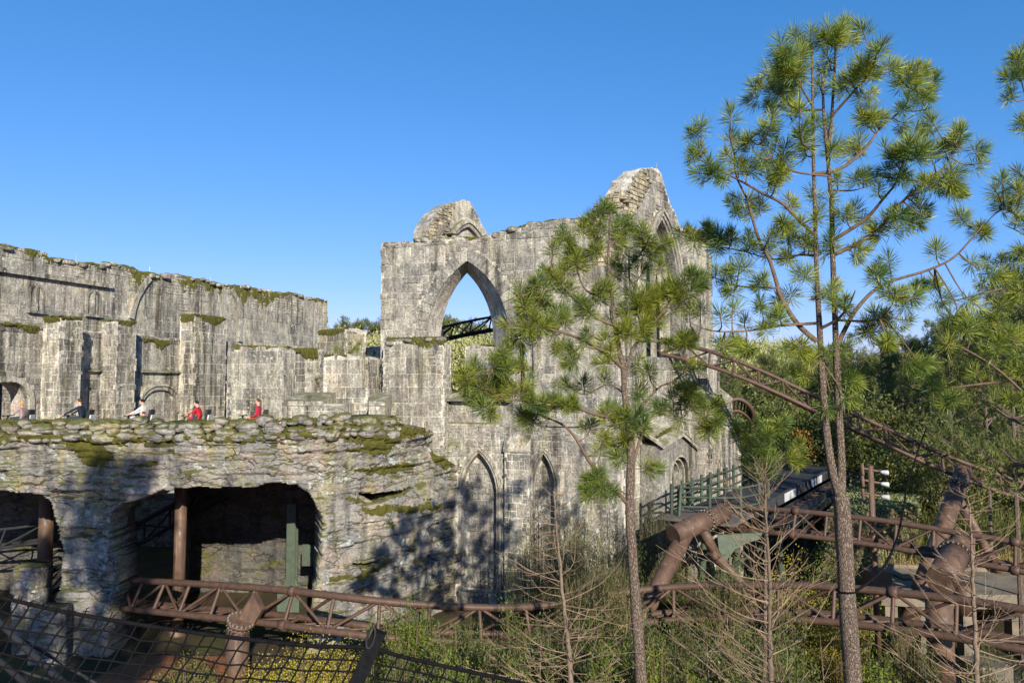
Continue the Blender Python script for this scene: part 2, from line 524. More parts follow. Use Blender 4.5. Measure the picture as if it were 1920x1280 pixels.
def mat_rust2():
    m = NT('streaked_brown_paint'); P = m.pos()
    col = m.mix(m.ramp(m.noise(P, 2.2, 6, .65), .35, .7), (.145, .085, .053), (.065, .039, .028))
    col = m.mix(m.math('MULTIPLY', m.ramp(m.noise(m.pos((4, 4, .8), (3, 0, 0)), 1, 6, .65), .5, .62), .7), col, (.07, .042, .032))
    col = m.mix(m.math('MULTIPLY', m.ramp(m.noise(m.pos((7, 7, .6)), 1, 5, .6), .58, .72), .5), col, (.30, .20, .14))
    m.bump(m.noise(P, 20, 3), .1, .005)
    return m.done(col, m.ramp(m.noise(P, 5, 4), .3, .7, .42, .75), 0, .4)
M['rust_pipe'] = mat_rust2()
M['dark_metal'] = mat_plain('dark_steel', (.026, .027, .031), (.015, .016, .018), .65, 6, .25, 0, .1, .01)
M['bolt'] = mat_plain('galvanised_bolt', (.36, .34, .30), (.2, .18, .155), .45, 9, .5, .3, .2)
M['green_steel'] = mat_plain('green_painted_steel', (.095, .12, .085), (.06, .08, .058), .55, 3, .3)
M['green_wood'] = mat_plain('green_weathered_timber', (.07, .095, .065), (.04, .055, .04), .75, 5, .25)
M['grey_wood'] = mat_plain('grey_timber', (.14, .12, .105), (.085, .075, .07), .8, 5, .2)
M['concrete'] = mat_plain('stained_concrete', (.24, .20, .145), (.11, .095, .075), .9, 1.6, .2, 0, .5, .03)
M['deck'] = mat_plain('dark_deck', (.06, .06, .064), (.035, .036, .04), .9, 3, .1)
M['white'] = mat_plain('white_panel', (.55, .56, .56), (.42, .43, .44), .5, 3, .3, 0, 0)
M['rope'] = mat_plain('black_rope', (.010, .010, .012), (.005, .005, .006), .85, 40, .06, 0, .4, .004)
M['soil'] = mat_plain('brown_soil', (.10, .068, .042), (.055, .04, .027), .95, .9, .1, 0, .9, .1, 0)
M['redsoil'] = mat_plain('red_mulch', (.26, .105, .05), (.15, .065, .035), .95, 4, .1, 0, .9, .05, 0)
def mat_bark(name, a, b, c, sc=1.0, flake=1.0):
    m = NT(name); P = m.pos((1, 1, .38))
    P0 = P
    ad = m.node('ShaderNodeVectorMath', operation='ADD'); m.put(ad.inputs[0], P)
    nn = m.node('ShaderNodeTexNoise'); m.put(nn.inputs['Vector'], P); nn.inputs['Scale'].default_value = 30; nn.inputs['Detail'].default_value = 4
    sc_ = m.node('ShaderNodeVectorMath', operation='SCALE'); m.put(sc_.inputs[0], nn.outputs['Color']); sc_.inputs['Scale'].default_value = .035
    m.put(ad.inputs[1], sc_.outputs[0]); P = ad.outputs[0]
    v = m.vor(P, 36 * sc); e = m.vor(P, 36 * sc, 'DISTANCE_TO_EDGE').outputs['Distance']
    col = m.mix(m.ramp(v.outputs['Color'], .1, .9), a, b)
    col = m.mix(m.ramp(m.noise(P, 60 * sc, 5, .7), .35, .7, 0, .6), col, c)
    col = m.mix(m.ramp(e, .0, .16, .8 * flake, 0), col, (.085, .058, .045))
    m.bump(m.math('ADD', m.ramp(e, 0, .15), m.math('MULTIPLY', m.noise(P, 50 * sc, 4), .5)), .8, .03)
    return m.done(col, .92, 0, .15)
M['bark'] = mat_bark('pine_bark', (.225, .172, .128), (.135, .10, .08), (.29, .24, .195))
M['twig'] = mat_plain('pine_twig', (.19, .13, .095), (.10, .068, .05), .9, 14, .15)
M['bare'] = mat_plain('bare_cypress_twig', (.32, .235, .155), (.17, .12, .08), .9, 9, .15, 0, .3, .02, .3)
M['bare_trunk'] = mat_plain('bare_cypress_trunk', (.22, .165, .118), (.12, .09, .068), .9, 12, .15, 0, .5, .01)
def mat_leaf(name, a, b, trans=.25, rough=.5, sc=2.5, spec=.3, hue=None):
    m = NT(name); P = m.pos()
    col = m.mix(m.ramp(m.noise(P, sc, 3, .6), .35, .65), a, b)
    fi = m.noise(P, 30, 2)
    col = m.mix(1, col, m.mix(m.ramp(fi, .3, .7), (.7, .7, .7), (1.3, 1.3, 1.3)), 'MULTIPLY')
    if hue: col = m.mix(m.ramp(m.noise(P, .7, 3, .6), .52, .7), col, hue)
    col = m.mix(1, col, m.mix(m.rnd(), (.85, .85, .85), (1.15, 1.15, 1.15)), 'MULTIPLY')
    m.done(col, rough, 0, spec)
    tr = m.node('ShaderNodeBsdfTranslucent'); m.put(tr.inputs[0], m.mix(1, col, (1.3, 1.35, .7), 'MULTIPLY'))
    mx = m.node('ShaderNodeMixShader'); mx.inputs[0].default_value = trans
    m.t.links.new(m.b.outputs[0], mx.inputs[1]); m.t.links.new(tr.outputs[0], mx.inputs[2])
    m.t.links.new(mx.outputs[0], m.t.nodes['Material Output'].inputs['Surface'])
    return m.mat
M['needle'] = mat_leaf('pine_needles', (.29, .315, .038), (.09, .16, .034), .2, .45, 1.2, .4)
M['needle_far'] = mat_leaf('far_pine_needles', (.18, .195, .05), (.085, .115, .038), .25, .6, .5)
M['leaf_green'] = mat_leaf('bright_green_leaves', (.20, .24, .03), (.09, .14, .022), .3)
M['leaf_yellow'] = mat_leaf('yellow_green_leaves', (.44, .36, .045), (.27, .24, .035), .3)
M['leaf_dark'] = mat_leaf('dark_green_leaves', (.165, .185, .048), (.085, .11, .032), .25)
M['leaf_olive'] = mat_leaf('olive_wispy_leaves', (.135, .145, .042), (.06, .078, .024), .25)
M['leaf_mid'] = mat_leaf('mid_green_leaves', (.125, .14, .033), (.058, .08, .022), .25, hue=(.22, .19, .05))
M['leaf_pale'] = mat_leaf('pale_yellow_leaves', (.50, .48, .23), (.36, .37, .16), .3, .7)
M['leaf_rust'] = mat_leaf('rusty_leaves', (.34, .17, .03), (.22, .14, .03), .3)
M['straw'] = mat_leaf('dry_straw', (.50, .37, .15), (.33, .23, .09), .2, .7)
M['moss'] = mat_leaf('wall_moss', (.20, .185, .04), (.095, .11, .026), .15, .9, 3)
# ------------------------------------------------------------------ leaf-like geometry helpers
def rhombs(C, D, Nn, L, W):
    """pointed leaf quads: centre-base C, direction D, side Nn, length L, width W"""
    C = np.asarray(C, float); n = len(C)
    L = np.asarray(L).reshape(-1, 1); W = np.asarray(W).reshape(-1, 1)
    V = np.stack([C, C + D * L * .5 + Nn * W * .5, C + D * L, C + D * L * .5 - Nn * W * .5], 1).reshape(-1, 3)
    return V, np.arange(4 * n).reshape(n, 4)
def unit(v): return v / np.maximum(np.linalg.norm(v, axis=-1, keepdims=True), 1e-9)
def rand_dir(rs, n): return unit(rs.normal(size=(n, 3)))
def leaf_cloud(rs, P, size, asp=.45, up=.3):
    n = len(P); D = unit(rand_dir(rs, n) + np.array([0, 0, up])); S = unit(np.cross(D, rand_dir(rs, n)))
    L = size * rs.uniform(.6, 1.3, n)
    return rhombs(P, D, S, L, L * asp)
def moss_line(name, pts, mat, parent, per_m=160, spread=(.25, .12), hang=.35, size=.09, seed=0):
    """mat of moss lying over an edge and hanging down its front (world polyline), with a thin leafy fringe"""
    rs = np.random.RandomState(seed); step = .06; Q = []
    for a, b in zip(pts[:-1], pts[1:]):
        a = np.array(a, float); b = np.array(b, float); n = max(2, int(np.linalg.norm(b - a) / step))
        Q.append(a + (b - a) * np.linspace(0, 1, n, endpoint=False)[:, None])
    Q = np.vstack(Q); s_ = Q[:, 0] * .9 + Q[:, 1] * .7 + Q[:, 2] * .3
    k = np.clip(fbm(s_ * .8, s_ * 0 + seed * 3.1, s=seed, o=3) * 1.6 + .62 + .35 * min(1, per_m / 700), 0, 1.3)
    dr = hang * (.15 + 1.5 * np.clip(fbm(s_ * 1.1, s_ * 0 + 7, s=seed + 3, o=3) + .35, 0, 1) + .35 * rs.uniform(0, 1, len(s_)) ** 2) * np.clip(k, .2, 1.1)
    t = np.gradient(Q, axis=0); t[:, 2] = 0; t = unit(t); nrm = np.stack([t[:, 1], -t[:, 0], t[:, 0] * 0], -1)
    cam_ = -Q.copy(); cam_[:, 2] = 0; nrm *= np.sign((nrm * cam_).sum(1))[:, None]
    up = np.array([0, 0, 1.0]); bk = max(.12, spread[0] * .7); rows = []
    for d_, z_, r_ in ((-bk, .0, .02), (-bk * .5, .05, .035), (.0, .06, .04), (.055, .01, .03), (.06, -.35, .03), (.05, -.7, .03), (.02, -1.0, .02)):
        zz = (z_ * np.minimum(1, k))[:, None] * up if z_ > -.1 else (z_ * dr)[:, None] * up
        jit = rs.normal(size=(len(Q), 3)) * r_ * .55 + (fbm(s_ * 3.3, s_ * 0 + d_ * 30 + z_ * 9, s=seed, o=3) * .05)[:, None] * (nrm + up)
        rows.append(Q + nrm * d_ * np.minimum(1, k + .2)[:, None] + zz + jit)
    G = np.stack(rows, 0); m, n = G.shape[:2]; I = np.arange(m * n).reshape(m, n)
    ok = (k[:-1] > .3) & (np.linalg.norm(np.diff(Q, axis=0), axis=1) < .3)
    q = np.stack([I[:-1, :-1], I[:-1, 1:], I[1:, 1:], I[1:, :-1]], -1)[:, ok].reshape(-1, 4)
    rep = np.clip(k, 0, 1.2) + 1e-4; w_ = rep / rep.sum(); nf = int(len(Q) * 7 * min(1.5, per_m / 350 + .3)); c = rs.choice(len(Q), nf, p=w_)
    P = Q[c] + nrm[c] * rs.uniform(-bk, .09, nf)[:, None] + rs.normal(size=(nf, 3)) * .03; P[:, 2] += .05 - (rs.uniform(0, 1, nf) ** 2) * dr[c]
    V, Fc = leaf_cloud(rs, P, .045, .6, .4)
    Vv = np.vstack([G.reshape(-1, 3), V]); Ff = np.vstack([q, Fc + m * n])
    o = obj(name, Vv, Ff, [M['moss_solid'], mat], parent, midx=[0] * len(q) + [1] * len(Fc)); o['kind'] = 'stuff'
    return o
def _ico():
    bm = bmesh.new(); bmesh.ops.create_icosphere(bm, subdivisions=1, radius=1)
    V = np.array([v.co[:] for v in bm.verts]); Fc = np.array([[v.index for v in f.verts] for f in bm.faces]); bm.free()
    return V, Fc
ICO = _ico()
def rubble_edge(parent, pts, mat, n, sz=(.18, .42), seed=0, name='rubble_stone', spread=.12):
    """loose broken stones along a ruined edge (world polyline)"""
    rg = random.Random(seed)
    if mat.name not in _st: _st[mat.name] = [stone_mesh(s + 3, mat, 2, .5) for s in range(5)]
    seg = [(Vector(a), Vector(b)) for a, b in zip(pts[:-1], pts[1:])]
    Ls = [(b - a).length for a, b in seg]; T = sum(Ls)
    for i in range(n):
        t = (i + rg.uniform(.1, .9)) / n * T; k = 0
        while t > Ls[k] and k < len(Ls) - 1: t -= Ls[k]; k += 1
        p = seg[k][0].lerp(seg[k][1], t / Ls[k])
        s = rg.uniform(*sz)
        p = p + Vector((rg.uniform(-spread, spread), rg.uniform(-spread, spread), rg.uniform(-.1, .06)))
        Mx = Matrix.Translation(p) @ Matrix.Rotation(rg.uniform(0, 6.3), 4, 'Z') @ Matrix.Rotation(rg.uniform(-.3, .3), 4, 'X') @ Matrix.Diagonal((s * 1.25, s, s * rg.uniform(.5, .8), 1))
        inst(name, _st[mat.name][rg.randrange(5)], Mx, parent)
_st = {}
def jag(pts, step=.35, amp=.07, seed=0):
    """roughen an outline"""
    rg = random.Random(seed); out = []
    for i in range(len(pts)):
        a = pts[i]; b = pts[(i + 1) % len(pts)]
        L = math.hypot(b[0] - a[0], b[1] - a[1]); n = max(1, int(L / step))
        out.append(a)
        for k in range(1, n):
            t = k / n
            out.append((a[0] + (b[0] - a[0]) * t + rg.uniform(-amp, amp), a[1] + (b[1] - a[1]) * t + rg.uniform(-amp, amp)))
    return out
def rough_line(pts, step=.35, amp=.1, seed=0):
    rg = random.Random(seed); out = []
    for a, b in zip(pts[:-1], pts[1:]):
        L = math.hypot(b[0] - a[0], b[1] - a[1]); n = max(1, int(L / step)); out.append(a); cur = 0
        for k in range(1, n):
            t = k / n; cur = rg.uniform(-amp, amp)
            x = a[0] + (b[0] - a[0]) * t; y = a[1] + (b[1] - a[1]) * t
            out += [(x - .02, y + cur), (x + .02, y + rg.uniform(-amp, amp))]
    out.append(pts[-1]); return out

# ------------------------------------------------------------------ ground
gx = np.concatenate([np.linspace(-400, -60, 12), np.linspace(-55, 60, 90), np.linspace(66, 400, 12)])
gy = np.concatenate([np.linspace(-120, 0, 10), np.linspace(2, 110, 84), np.linspace(116, 700, 16)])
GX, GY = np.meshgrid(gx, gy)
def ground_z(x, y):
    x = np.asarray(x, float); y = np.asarray(y, float)
    z = .35 * fbm(x * .12, y * .12, s=3) + .12 * fbm(x * .7, y * .7, s=9)
    x_ = np.clip((21.5 - y) / 7, 0, 1); bankz = 3.3 * x_ * x_ * (3 - 2 * x_) * np.clip((9.5 - np.abs(x - 1)) / 5, 0, 1)
    pond = np.exp(-(((x - 13.5) / 6) ** 2 + ((y - 29.2) / 2.6) ** 2))
    z = z + .25 - 1.6 * pond + bankz
    z = z + np.clip((y - 60) / 60, 0, 1) * 2.0
    return z
GZ = ground_z(GX, GY)
n0, n1 = GX.shape
idx = np.arange(n0 * n1).reshape(n0, n1)
gf = np.stack([idx[:-1, :-1], idx[:-1, 1:], idx[1:, 1:], idx[1:, :-1]], -1).reshape(-1, 4)
def mat_ground():
    m = NT('leaf_litter_ground'); P = m.pos()
    col = m.mix(m.ramp(m.noise(P, .5, 5, .6), .35, .65), (.085, .062, .04), (.05, .045, .026))
    col = m.mix(m.ramp(m.noise(m.pos((1, 1, 1), (5, 5, 0)), .22, 5, .6), .5, .62), col, (.075, .085, .025))
    col = m.mix(1, col, m.mix(m.noise(P, 12, 5, .7), (.5, .5, .5), (1.5, 1.5, 1.45)), 'MULTIPLY')
    m.bump(m.noise(P, 6, 6, .7), .9, .12)
    return m.done(col, .95, 0, .1)
M['ground'] = mat_ground()
g = obj('ground', np.stack([GX, GY, GZ], -1).reshape(-1, 3), gf, M['ground'], smooth=True); g['kind'] = 'structure'
def mat_water():
    m = NT('pond_water'); P = m.pos()
    m.bump(m.noise(m.pos((1, .5, 1)), 2.2, 4, .5), .25, .05)
    return m.done((.012, .018, .02), .06, 0, .5)
M['water'] = mat_water()
w = obj('water', [(2, 22, -.38), (34, 22, -.38), (34, 36, -.38), (2, 36, -.38)], [(0, 1, 2, 3)], M['water']); w['kind'] = 'structure'

# ------------------------------------------------------------------ the great ruined hall
FA = frame_px(715, 37.85, 1165, 33.65)
corner = FA.w(FA.len, 0)
gd = Vector((.616, .788, 0))
GA = Frame((corner.x, corner.y), (corner.x + gd.x * 7.7, corner.y + gd.y * 7.7))
hall = thing('ruined_hall', 'tall roofless stone hall ruin with open pointed arch and two broken gables', 'ruin', (corner.x, corner.y, 0))
top = [(715, 457), (722, 452), (735, 456), (752, 453), (770, 458), (788, 454), (806, 450), (830, 447), (868, 445), (880, 452), (900, 446), (915, 441), (935, 434), (952, 435), (968, 428), (984, 427), (990, 418), (1020, 417), (1058, 411), (1085, 412), (1110, 404), (1150, 401), (1165, 398)]
tu = rough_line([FA.uv(*p) for p in top], .3, .06, 2)
arch_f = arch_pts(FA.uv(801, 640)[0], FA.uv(955, 640)[0], FA.uv(880, 748)[1], FA.uv(880, 632)[1], FA.uv(880, 489)[1], 14)
uL, uR = arch_f[0][0], arch_f[-1][0]
arch_b = arch_pts(uL + .1, uR - 1.35, arch_f[0][1] + .1, FA.uv(880, 632)[1], FA.uv(880, 503)[1], 14)
win = arch_pts(FA.uv(966, 700)[0], FA.uv(988, 700)[0], FA.uv(975, 735)[1], FA.uv(975, 660)[1], FA.uv(975, 640)[1], 5)
outl = [(0, -.6)] + tu + [(FA.len, -.6)]
facade = prism('facade_wall', FA, outl, [arch_f, win], 0, -1.35, M['mortar'], hall, [arch_b, win])
ring = offset_pl(arch_f[1:-1], .62)
ringpoly = [(ring[0][0], arch_f[0][1])] + ring + [(ring[-1][0], arch_f[0][1])]
winpoly = offset_pl(win, .12)
z800 = FA.uv(900, 800)[1]
up_out = [(0.02, z800)] + [(u, v - .04) for u, v in tu] + [(FA.len - .02, z800)]
masonry(facade, FA, up_out, [ringpoly, winpoly], M['stone'], 0.0, .72, (.75, 1.5), .014, .042, 200, .50, 11, .5, rough_top=.3)
# voussoirs round the great arch, each a wedge of its own
cl = arch_f[1:-1]; N = len(cl) - 1
dd = [0]
for i in range(N): dd.append(dd[-1] + math.hypot(cl[i + 1][0] - cl[i][0], cl[i + 1][1] - cl[i][1]))
def on_pl(pl, ds, s):
    for i in range(len(pl) - 1):
        if s <= ds[i + 1] or i == len(pl) - 2:
            t = (s - ds[i]) / (ds[i + 1] - ds[i]); return (pl[i][0] + (pl[i + 1][0] - pl[i][0]) * t, pl[i][1] + (pl[i + 1][1] - pl[i][1]) * t)
NV = 22; rg = random.Random(3)
for i in range(NV):
    s0, s1 = dd[-1] * i / NV + .012, dd[-1] * (i + 1) / NV - .012
    a, b = on_pl(cl, dd, s0), on_pl(cl, dd, s1); c, e = on_pl(ring, dd, s1), on_pl(ring, dd, s0)
    f0 = .05 + rg.uniform(0, .03)
    V = [FA.w(*a, f0), FA.w(*b, f0), FA.w(*c, f0), FA.w(*e, f0), FA.w(*a, 0), FA.w(*b, 0), FA.w(*c, 0), FA.w(*e, 0)]
    obj('voussoir', V, [(3, 2, 1, 0), (0, 1, 5, 4), (1, 2, 6, 5), (2, 3, 7, 6), (3, 0, 4, 7)], M['stone'], facade)
rubble_edge(facade, [FA.w(u, v - .03, -.35) for u, v in tu[::3]], M['stone'], 46, (.22, .42), 4, spread=.3)
moss_line('moss', [FA.w(u, v, -.1) for u, v in tu[::2]], M['moss'], facade, 150, (.5, .06), .22, .08, 3)
# pier that carries the left springing of the arch, thicker below the mossy ledge
def pier(fr, x0, x1, ytop, d0, d1, mat, parent, name, zb=-.5, seed=0, course=.72, limit=40, side=True, jagtop=.12, lens=(.6, 1.2), rub=.5, left_d=None):
    u0 = fr.uv(x0, ytop, d0 if left_d is None else left_d)[0]; u1 = fr.uv(x1, ytop, d0)[0]; zt = fr.uv((x0 + x1) / 2, ytop, d0)[1]
    topl = rough_line([(u0, zt - .05), (u0 + (u1 - u0) * .35, zt + .05), (u0 + (u1 - u0) * .7, zt - .03), (u1, zt - .08)], .3, jagtop, seed)
    o = [(u0, zb)] + topl + [(u1, zb)]
    p = prism(name, fr, o, [], d0, d1, M['mortar'], parent)
    masonry(p, fr, [(u0 + .01, max(zb, 0))] + [(u, v - .02) for u, v in topl] + [(u1 - .01, max(zb, 0))], [], mat, d0, course, lens, .014, .042, limit, rub, seed + 20)
    if side:
        for uu, sgn in ((u0, -1), (u1, 1)):
            sf = Frame((0, 0), (1, 0)); sf.u = fr.n * sgn; sf.n = fr.u * sgn
            a = fr.w(uu, 0, d1 if sgn > 0 else d0); sf.o = a; sf.len = abs(d0 - d1)
            L = abs(d0 - d1)
            masonry(p, sf, [(.01, max(zb, 0)), (.01, zt - .2), (L - .01, zt - .2), (L - .01, max(zb, 0))], [], mat, 0, course, (.5, .9), .014, .042, limit // 3, rub, seed + 33)
    return p, u0, u1, zt
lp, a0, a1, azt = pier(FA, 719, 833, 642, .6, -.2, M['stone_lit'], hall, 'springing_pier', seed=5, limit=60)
moss_line('moss', [FA.w(a0 - .05, azt + .1, .6), FA.w(a1 + .1, azt + .1, .6)], M['moss'], lp, 900, (.3, .12), .45, .1, 8)
moss_line('moss', [FA.w(a0, azt + .25, .3), FA.w(a1, azt + .2, .3)], M['moss'], lp, 600, (.5, .15), .2, .1, 9)
rubble_edge(lp, [FA.w(a0 + .1, azt + .1, .4), FA.w(a1, azt + .12, .4)], M['cobble'], 9, (.25, .5), 6, spread=.2)
sp_, b0, b1, bzt = pier(FA, 872, 926, 648, -.5, -1.2, M['stone'], hall, 'broken_mullion', zb=arch_f[0][1] - .1, seed=6, limit=10)
moss_line('moss', [FA.w(b0, bzt, -.6), FA.w(b1, bzt, -.6)], M['moss'], sp_, 800, (.3, .1), .25, .09, 10)
# sloping sill under the arch and ledges on the wall below
def ledge(fr, x0, x1, y, d, h, mat, parent, name='ledge', slope=.12):
    u0, z = fr.uv(x0, y, 0); u1 = fr.uv(x1, y, 0)[0]
    return box_fr(name, fr, u0, u1, z - h, z, d, .002, mat, parent, slope=slope)
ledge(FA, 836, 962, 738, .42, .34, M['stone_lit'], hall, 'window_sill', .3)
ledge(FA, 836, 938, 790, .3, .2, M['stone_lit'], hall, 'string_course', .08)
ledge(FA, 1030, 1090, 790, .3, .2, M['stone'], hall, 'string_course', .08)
# lower wall skin with two blind lancets
low_t = [(830, 800), (836, 812), (848, 838), (858, 868), (863, 842), (880, 806), (940, 800), (944, 828), (990, 852), (1000, 838), (1010, 806), (1165, 800)]
lo = [FA.uv(x, y, .35) for x, y in low_t]
l1 = arch_pts(FA.uv(866, 900, .35)[0], FA.uv(932, 900, .35)[0], .9, FA.uv(900, 925, .35)[1], FA.uv(900, 848, .35)[1], 9)
l2 = arch_pts(FA.uv(1000, 900, .35)[0], FA.uv(1040, 900, .35)[0], .9, FA.uv(1015, 910, .35)[1], FA.uv(1015, 850, .35)[1], 9)
lo_out = [(lo[0][0], -.6)] + [(lo[0][0], z800 + .02), (FA.len - .02, z800 + .02)] + [(FA.len - .02, -.6)]
lw = prism('lower_wall', FA, lo_out, [l1, l2], .35, .003, M['mortar'], hall)
masonry(lw, FA, [(lo_out[0][0], .1), (lo_out[1][0], z800), (FA.len - .03, z800), (FA.len - .03, .1)], [offset_pl(l1, .3), offset_pl(l2, .3)], M['stone'], .35, .72, (.75, 1.4), .014, .042, 70, .52, 21)
for l, nm in ((l1, 'lancet_moulding'), (l2, 'lancet_moulding')):
    band(nm, FA, l[1:-1] if False else l, .12, .43, .2, M['stone_lit'], lw)
    band(nm, FA, offset_pl(l, .13), .13, .5, .3, M['stone'], lw)
    q = [(l[0][0] + .1, 1.0), (l[0][0] + .1, l[1][1])] + [(u, v - .1) for u, v in l[3:-3]] + [(l[-1][0] - .1, l[-2][1]), (l[-1][0] - .1, 1.0)]
    masonry(lw, FA, q, [], M['stone_grey'], .003, .3, (.25, .5), .06, .03, 0, .1, 31)
# small buttresses with weathered sloping caps
for x0, x1, yt, dpt, sd in ((836, 858, 846, .7, 1), (946, 992, 838, .55, 2)):
    pb, u0, u1, zt = pier(FA, x0, x1, yt, dpt, .36, M['stone'], hall, 'buttress', seed=40 + sd, limit=12)
    capz = zt
    V = [FA.w(u0 - .05, capz - .1, dpt + .06), FA.w(u1 + .05, capz - .1, dpt + .06), FA.w(u1 + .05, capz + .65, .3), FA.w(u0 - .05, capz + .65, .3),
         FA.w(u0 - .05, capz - .22, dpt + .06), FA.w(u1 + .05, capz - .22, dpt + .06), FA.w(u1 + .05, capz - .22, .3), FA.w(u0 - .05, capz - .22, .3)]
    obj('cap_stone', V, [(0, 1, 2, 3), (4, 7, 6, 5), (0, 4, 5, 1), (0, 3, 7, 4), (1, 5, 6, 2), (3, 2, 6, 7)], M['stone_lit'], pb)
    moss_line('moss', [FA.w(u0, capz + .2, dpt * .7), FA.w(u1, capz + .25, dpt * .7)], M['moss'], pb, 500, (.3, .15), .2, .09, sd)
for x in (1008,):
    u, z = FA.uv(x, 735, 0)
    rodm = box_fr('wall_shaft', FA, u - .16, u + .16, z800, FA.uv(x, 600, 0)[1], .14, .002, M['stone'], hall)
# right gable ---------------------------------------------------------------
gtop = [(0, 398), (.35, 384)]
Gp = lambda px, py: GA.uv(px, py)
gt = [Gp(1166, 398), Gp(1168, 372), Gp(1178, 352), Gp(1186, 332), Gp(1200, 322), Gp(1215, 314), Gp(1232, 316), Gp(1240, 326), Gp(1246, 348), Gp(1256, 380), Gp(1268, 405), Gp(1279, 432), Gp(1288, 462)]
gu = rough_line(gt, .35, .09, 8)
gR = gt[-1][0]
go = [(0, -.6)] + [(max(u, 0), v) for u, v in gu] + [(gR, -.6)]
gc = Gp(1240, 500)[0]
ga = arch_pts(gc - 1.75, gc + 1.9, Gp(1240, 672)[1], Gp(1240, 560)[1], Gp(1240, 412)[1], 14)
gable = prism('gable_wall', GA, go, [ga], 0, -1.1, M['mortar'], hall)
masonry(gable, GA, [(.02, 0)] + [(max(u, .02), v - .03) for u, v in gu] + [(gR - .02, 0)], [offset_pl(ga, .62)], M['stone_grey'], 0, .72, (.75, 1.5), .014, .042, 110, .45, 51, rough_top=.7)
for k, (off, f0, f1) in enumerate(((.0, .04, -.5), (.2, .10, -.2), (.4, .17, .0))):
    band('arch_moulding', GA, offset_pl(ga, off), .17, f0, f1, M['stone_grey'], gable)
# tracery inside the gable window
tr = arch_pts(gc - 1.3, gc - .05, ga[0][1], Gp(1240, 540)[1], Gp(1240, 450)[1], 8)
tr2 = arch_pts(gc + .05, gc + 1.35, ga[0][1], Gp(1240, 540)[1], Gp(1240, 450)[1], 8)
band('tracery', GA, tr[5:], .12, -.35, -.6, M['stone_grey'], gable)
band('tracery', GA, tr2[:6], .12, -.35, -.6, M['stone_grey'], gable)
# broken rubble core exposed on the left slope of the gable
def rubble_slope(fr, a, b, th0, th1, mat, parent, n, seed):
    rg = random.Random(seed)
    if mat.name not in _st: _st[mat.name] = [stone_mesh(s + 3, mat, 2, .5) for s in range(5)]
    for i in range(n):
        t = rg.random(); d = rg.uniform(th1, th0)
        u = a[0] + (b[0] - a[0]) * t; v = a[1] + (b[1] - a[1]) * t
        p = fr.w(u + rg.uniform(.12, .4), v + rg.uniform(-.6, -.16), d); s = rg.uniform(.18, .36)
        Mx = Matrix.Translation(p) @ Matrix.Rotation(rg.uniform(0, 6.3), 4, 'Z') @ Matrix.Rotation(rg.uniform(-.12, .12), 4, 'X') @ Matrix.Diagonal((s * 1.35, s * 1.1, s * .5, 1))
        inst('rubble_stone', _st[mat.name][rg.randrange(5)], Mx, parent)
for a, b, n in ((gt[0], gt[2], 12), (gt[2], gt[4], 12), (gt[4], gt[6], 8)): rubble_slope(GA, a, b, -.15, -1.0, M['rubble'], gable, n, int(a[1] * 7))
rubble_edge(gable, [GA.w(u, v - .05, -.5) for u, v in gt[6:]], M['stone_grey'], 16, (.25, .45), 14, spread=.35)
# thick wall block behind the broken left slope so that the core has depth
cs = Frame((0, 0), (1, 0)); cs.o = FA.w(FA.len - 1.5, 0, -.02); cs.u = FA.u; cs.n = FA.n; cs.len = 1.5
pts = [(0, FA.uv(1120, 404)[1]), (.3, FA.uv(1130, 400)[1] + .35), (.7, FA.uv(1140, 385)[1] + .2), (1.1, FA.uv(1160, 360)[1]), (1.48, FA.uv(1166, 352)[1])]
core = prism('broken_core', cs, [(0, 5)] + rough_line(pts, .3, .1, 3) + [(1.48, 5)], [], -.02, -.95, M['rubble'], hall)
rubble_slope(cs, pts[0], pts[-1], -.15, -.9, M['rubble'], core, 14, 77)
masonry(core, cs, [(0, H + 5.5)] + pts + [(1.48, H + 5.5)], [], M['rubble'], -.02, .22, (.22, .55), .10, .03, 50, .1, 85, minsz=.1)
masonry(gable, GA, [(0, gt[0][1] - 1.2)] + gt[:6] + [(gt[5][0] + .1, gt[5][1] - .9), (gt[3][0] + .5, gt[3][1] - 1.3)], [], M['rubble'], .02, .22, (.22, .55), .10, .03, 50, .1, 86, minsz=.1)
# clasping buttress right of the gable, battered foot
bt, q0, q1, qz = pier(GA, 1288, 1334, 468, .35, -1.4, M['stone_grey'], hall, 'corner_tower', seed=61, limit=40)
moss_line('moss', [GA.w(q0, qz, 0), GA.w(q1, qz, 0)], M['moss'], bt, 300, (.8, .1), .2, .1, 11)
for (xa, xb, yt, dpt, s) in ((1325, 1348, 668, .9, 1), (1334, 1372, 742, 1.3, 2)):
    b2, u0, u1, zt = pier(GA, xa, xb, yt, dpt, -.3, M['stone_grey'], hall, 'stepped_buttress', seed=63 + s, limit=20)
    V = [GA.w(u0, zt - .1, dpt + .04), GA.w(u1, zt - .1, dpt + .04), GA.w(u1, zt + .9, 0), GA.w(u0, zt + .9, 0), GA.w(u0, zt - .2, dpt + .04), GA.w(u1, zt - .2, dpt + .04), GA.w(u1, zt - .2, 0), GA.w(u0, zt - .2, 0)]
    obj('cap_stone', V, [(0, 1, 2, 3), (4, 7, 6, 5), (0, 4, 5, 1), (0, 3, 7, 4), (1, 5, 6, 2), (3, 2, 6, 7)], M['stone_lit'], b2)
b3, u0, u1, zt = pier(GA, 1350, 1388, 800, 1.5, -.2, M['stone_grey'], hall, 'stepped_buttress', seed=70, limit=20)
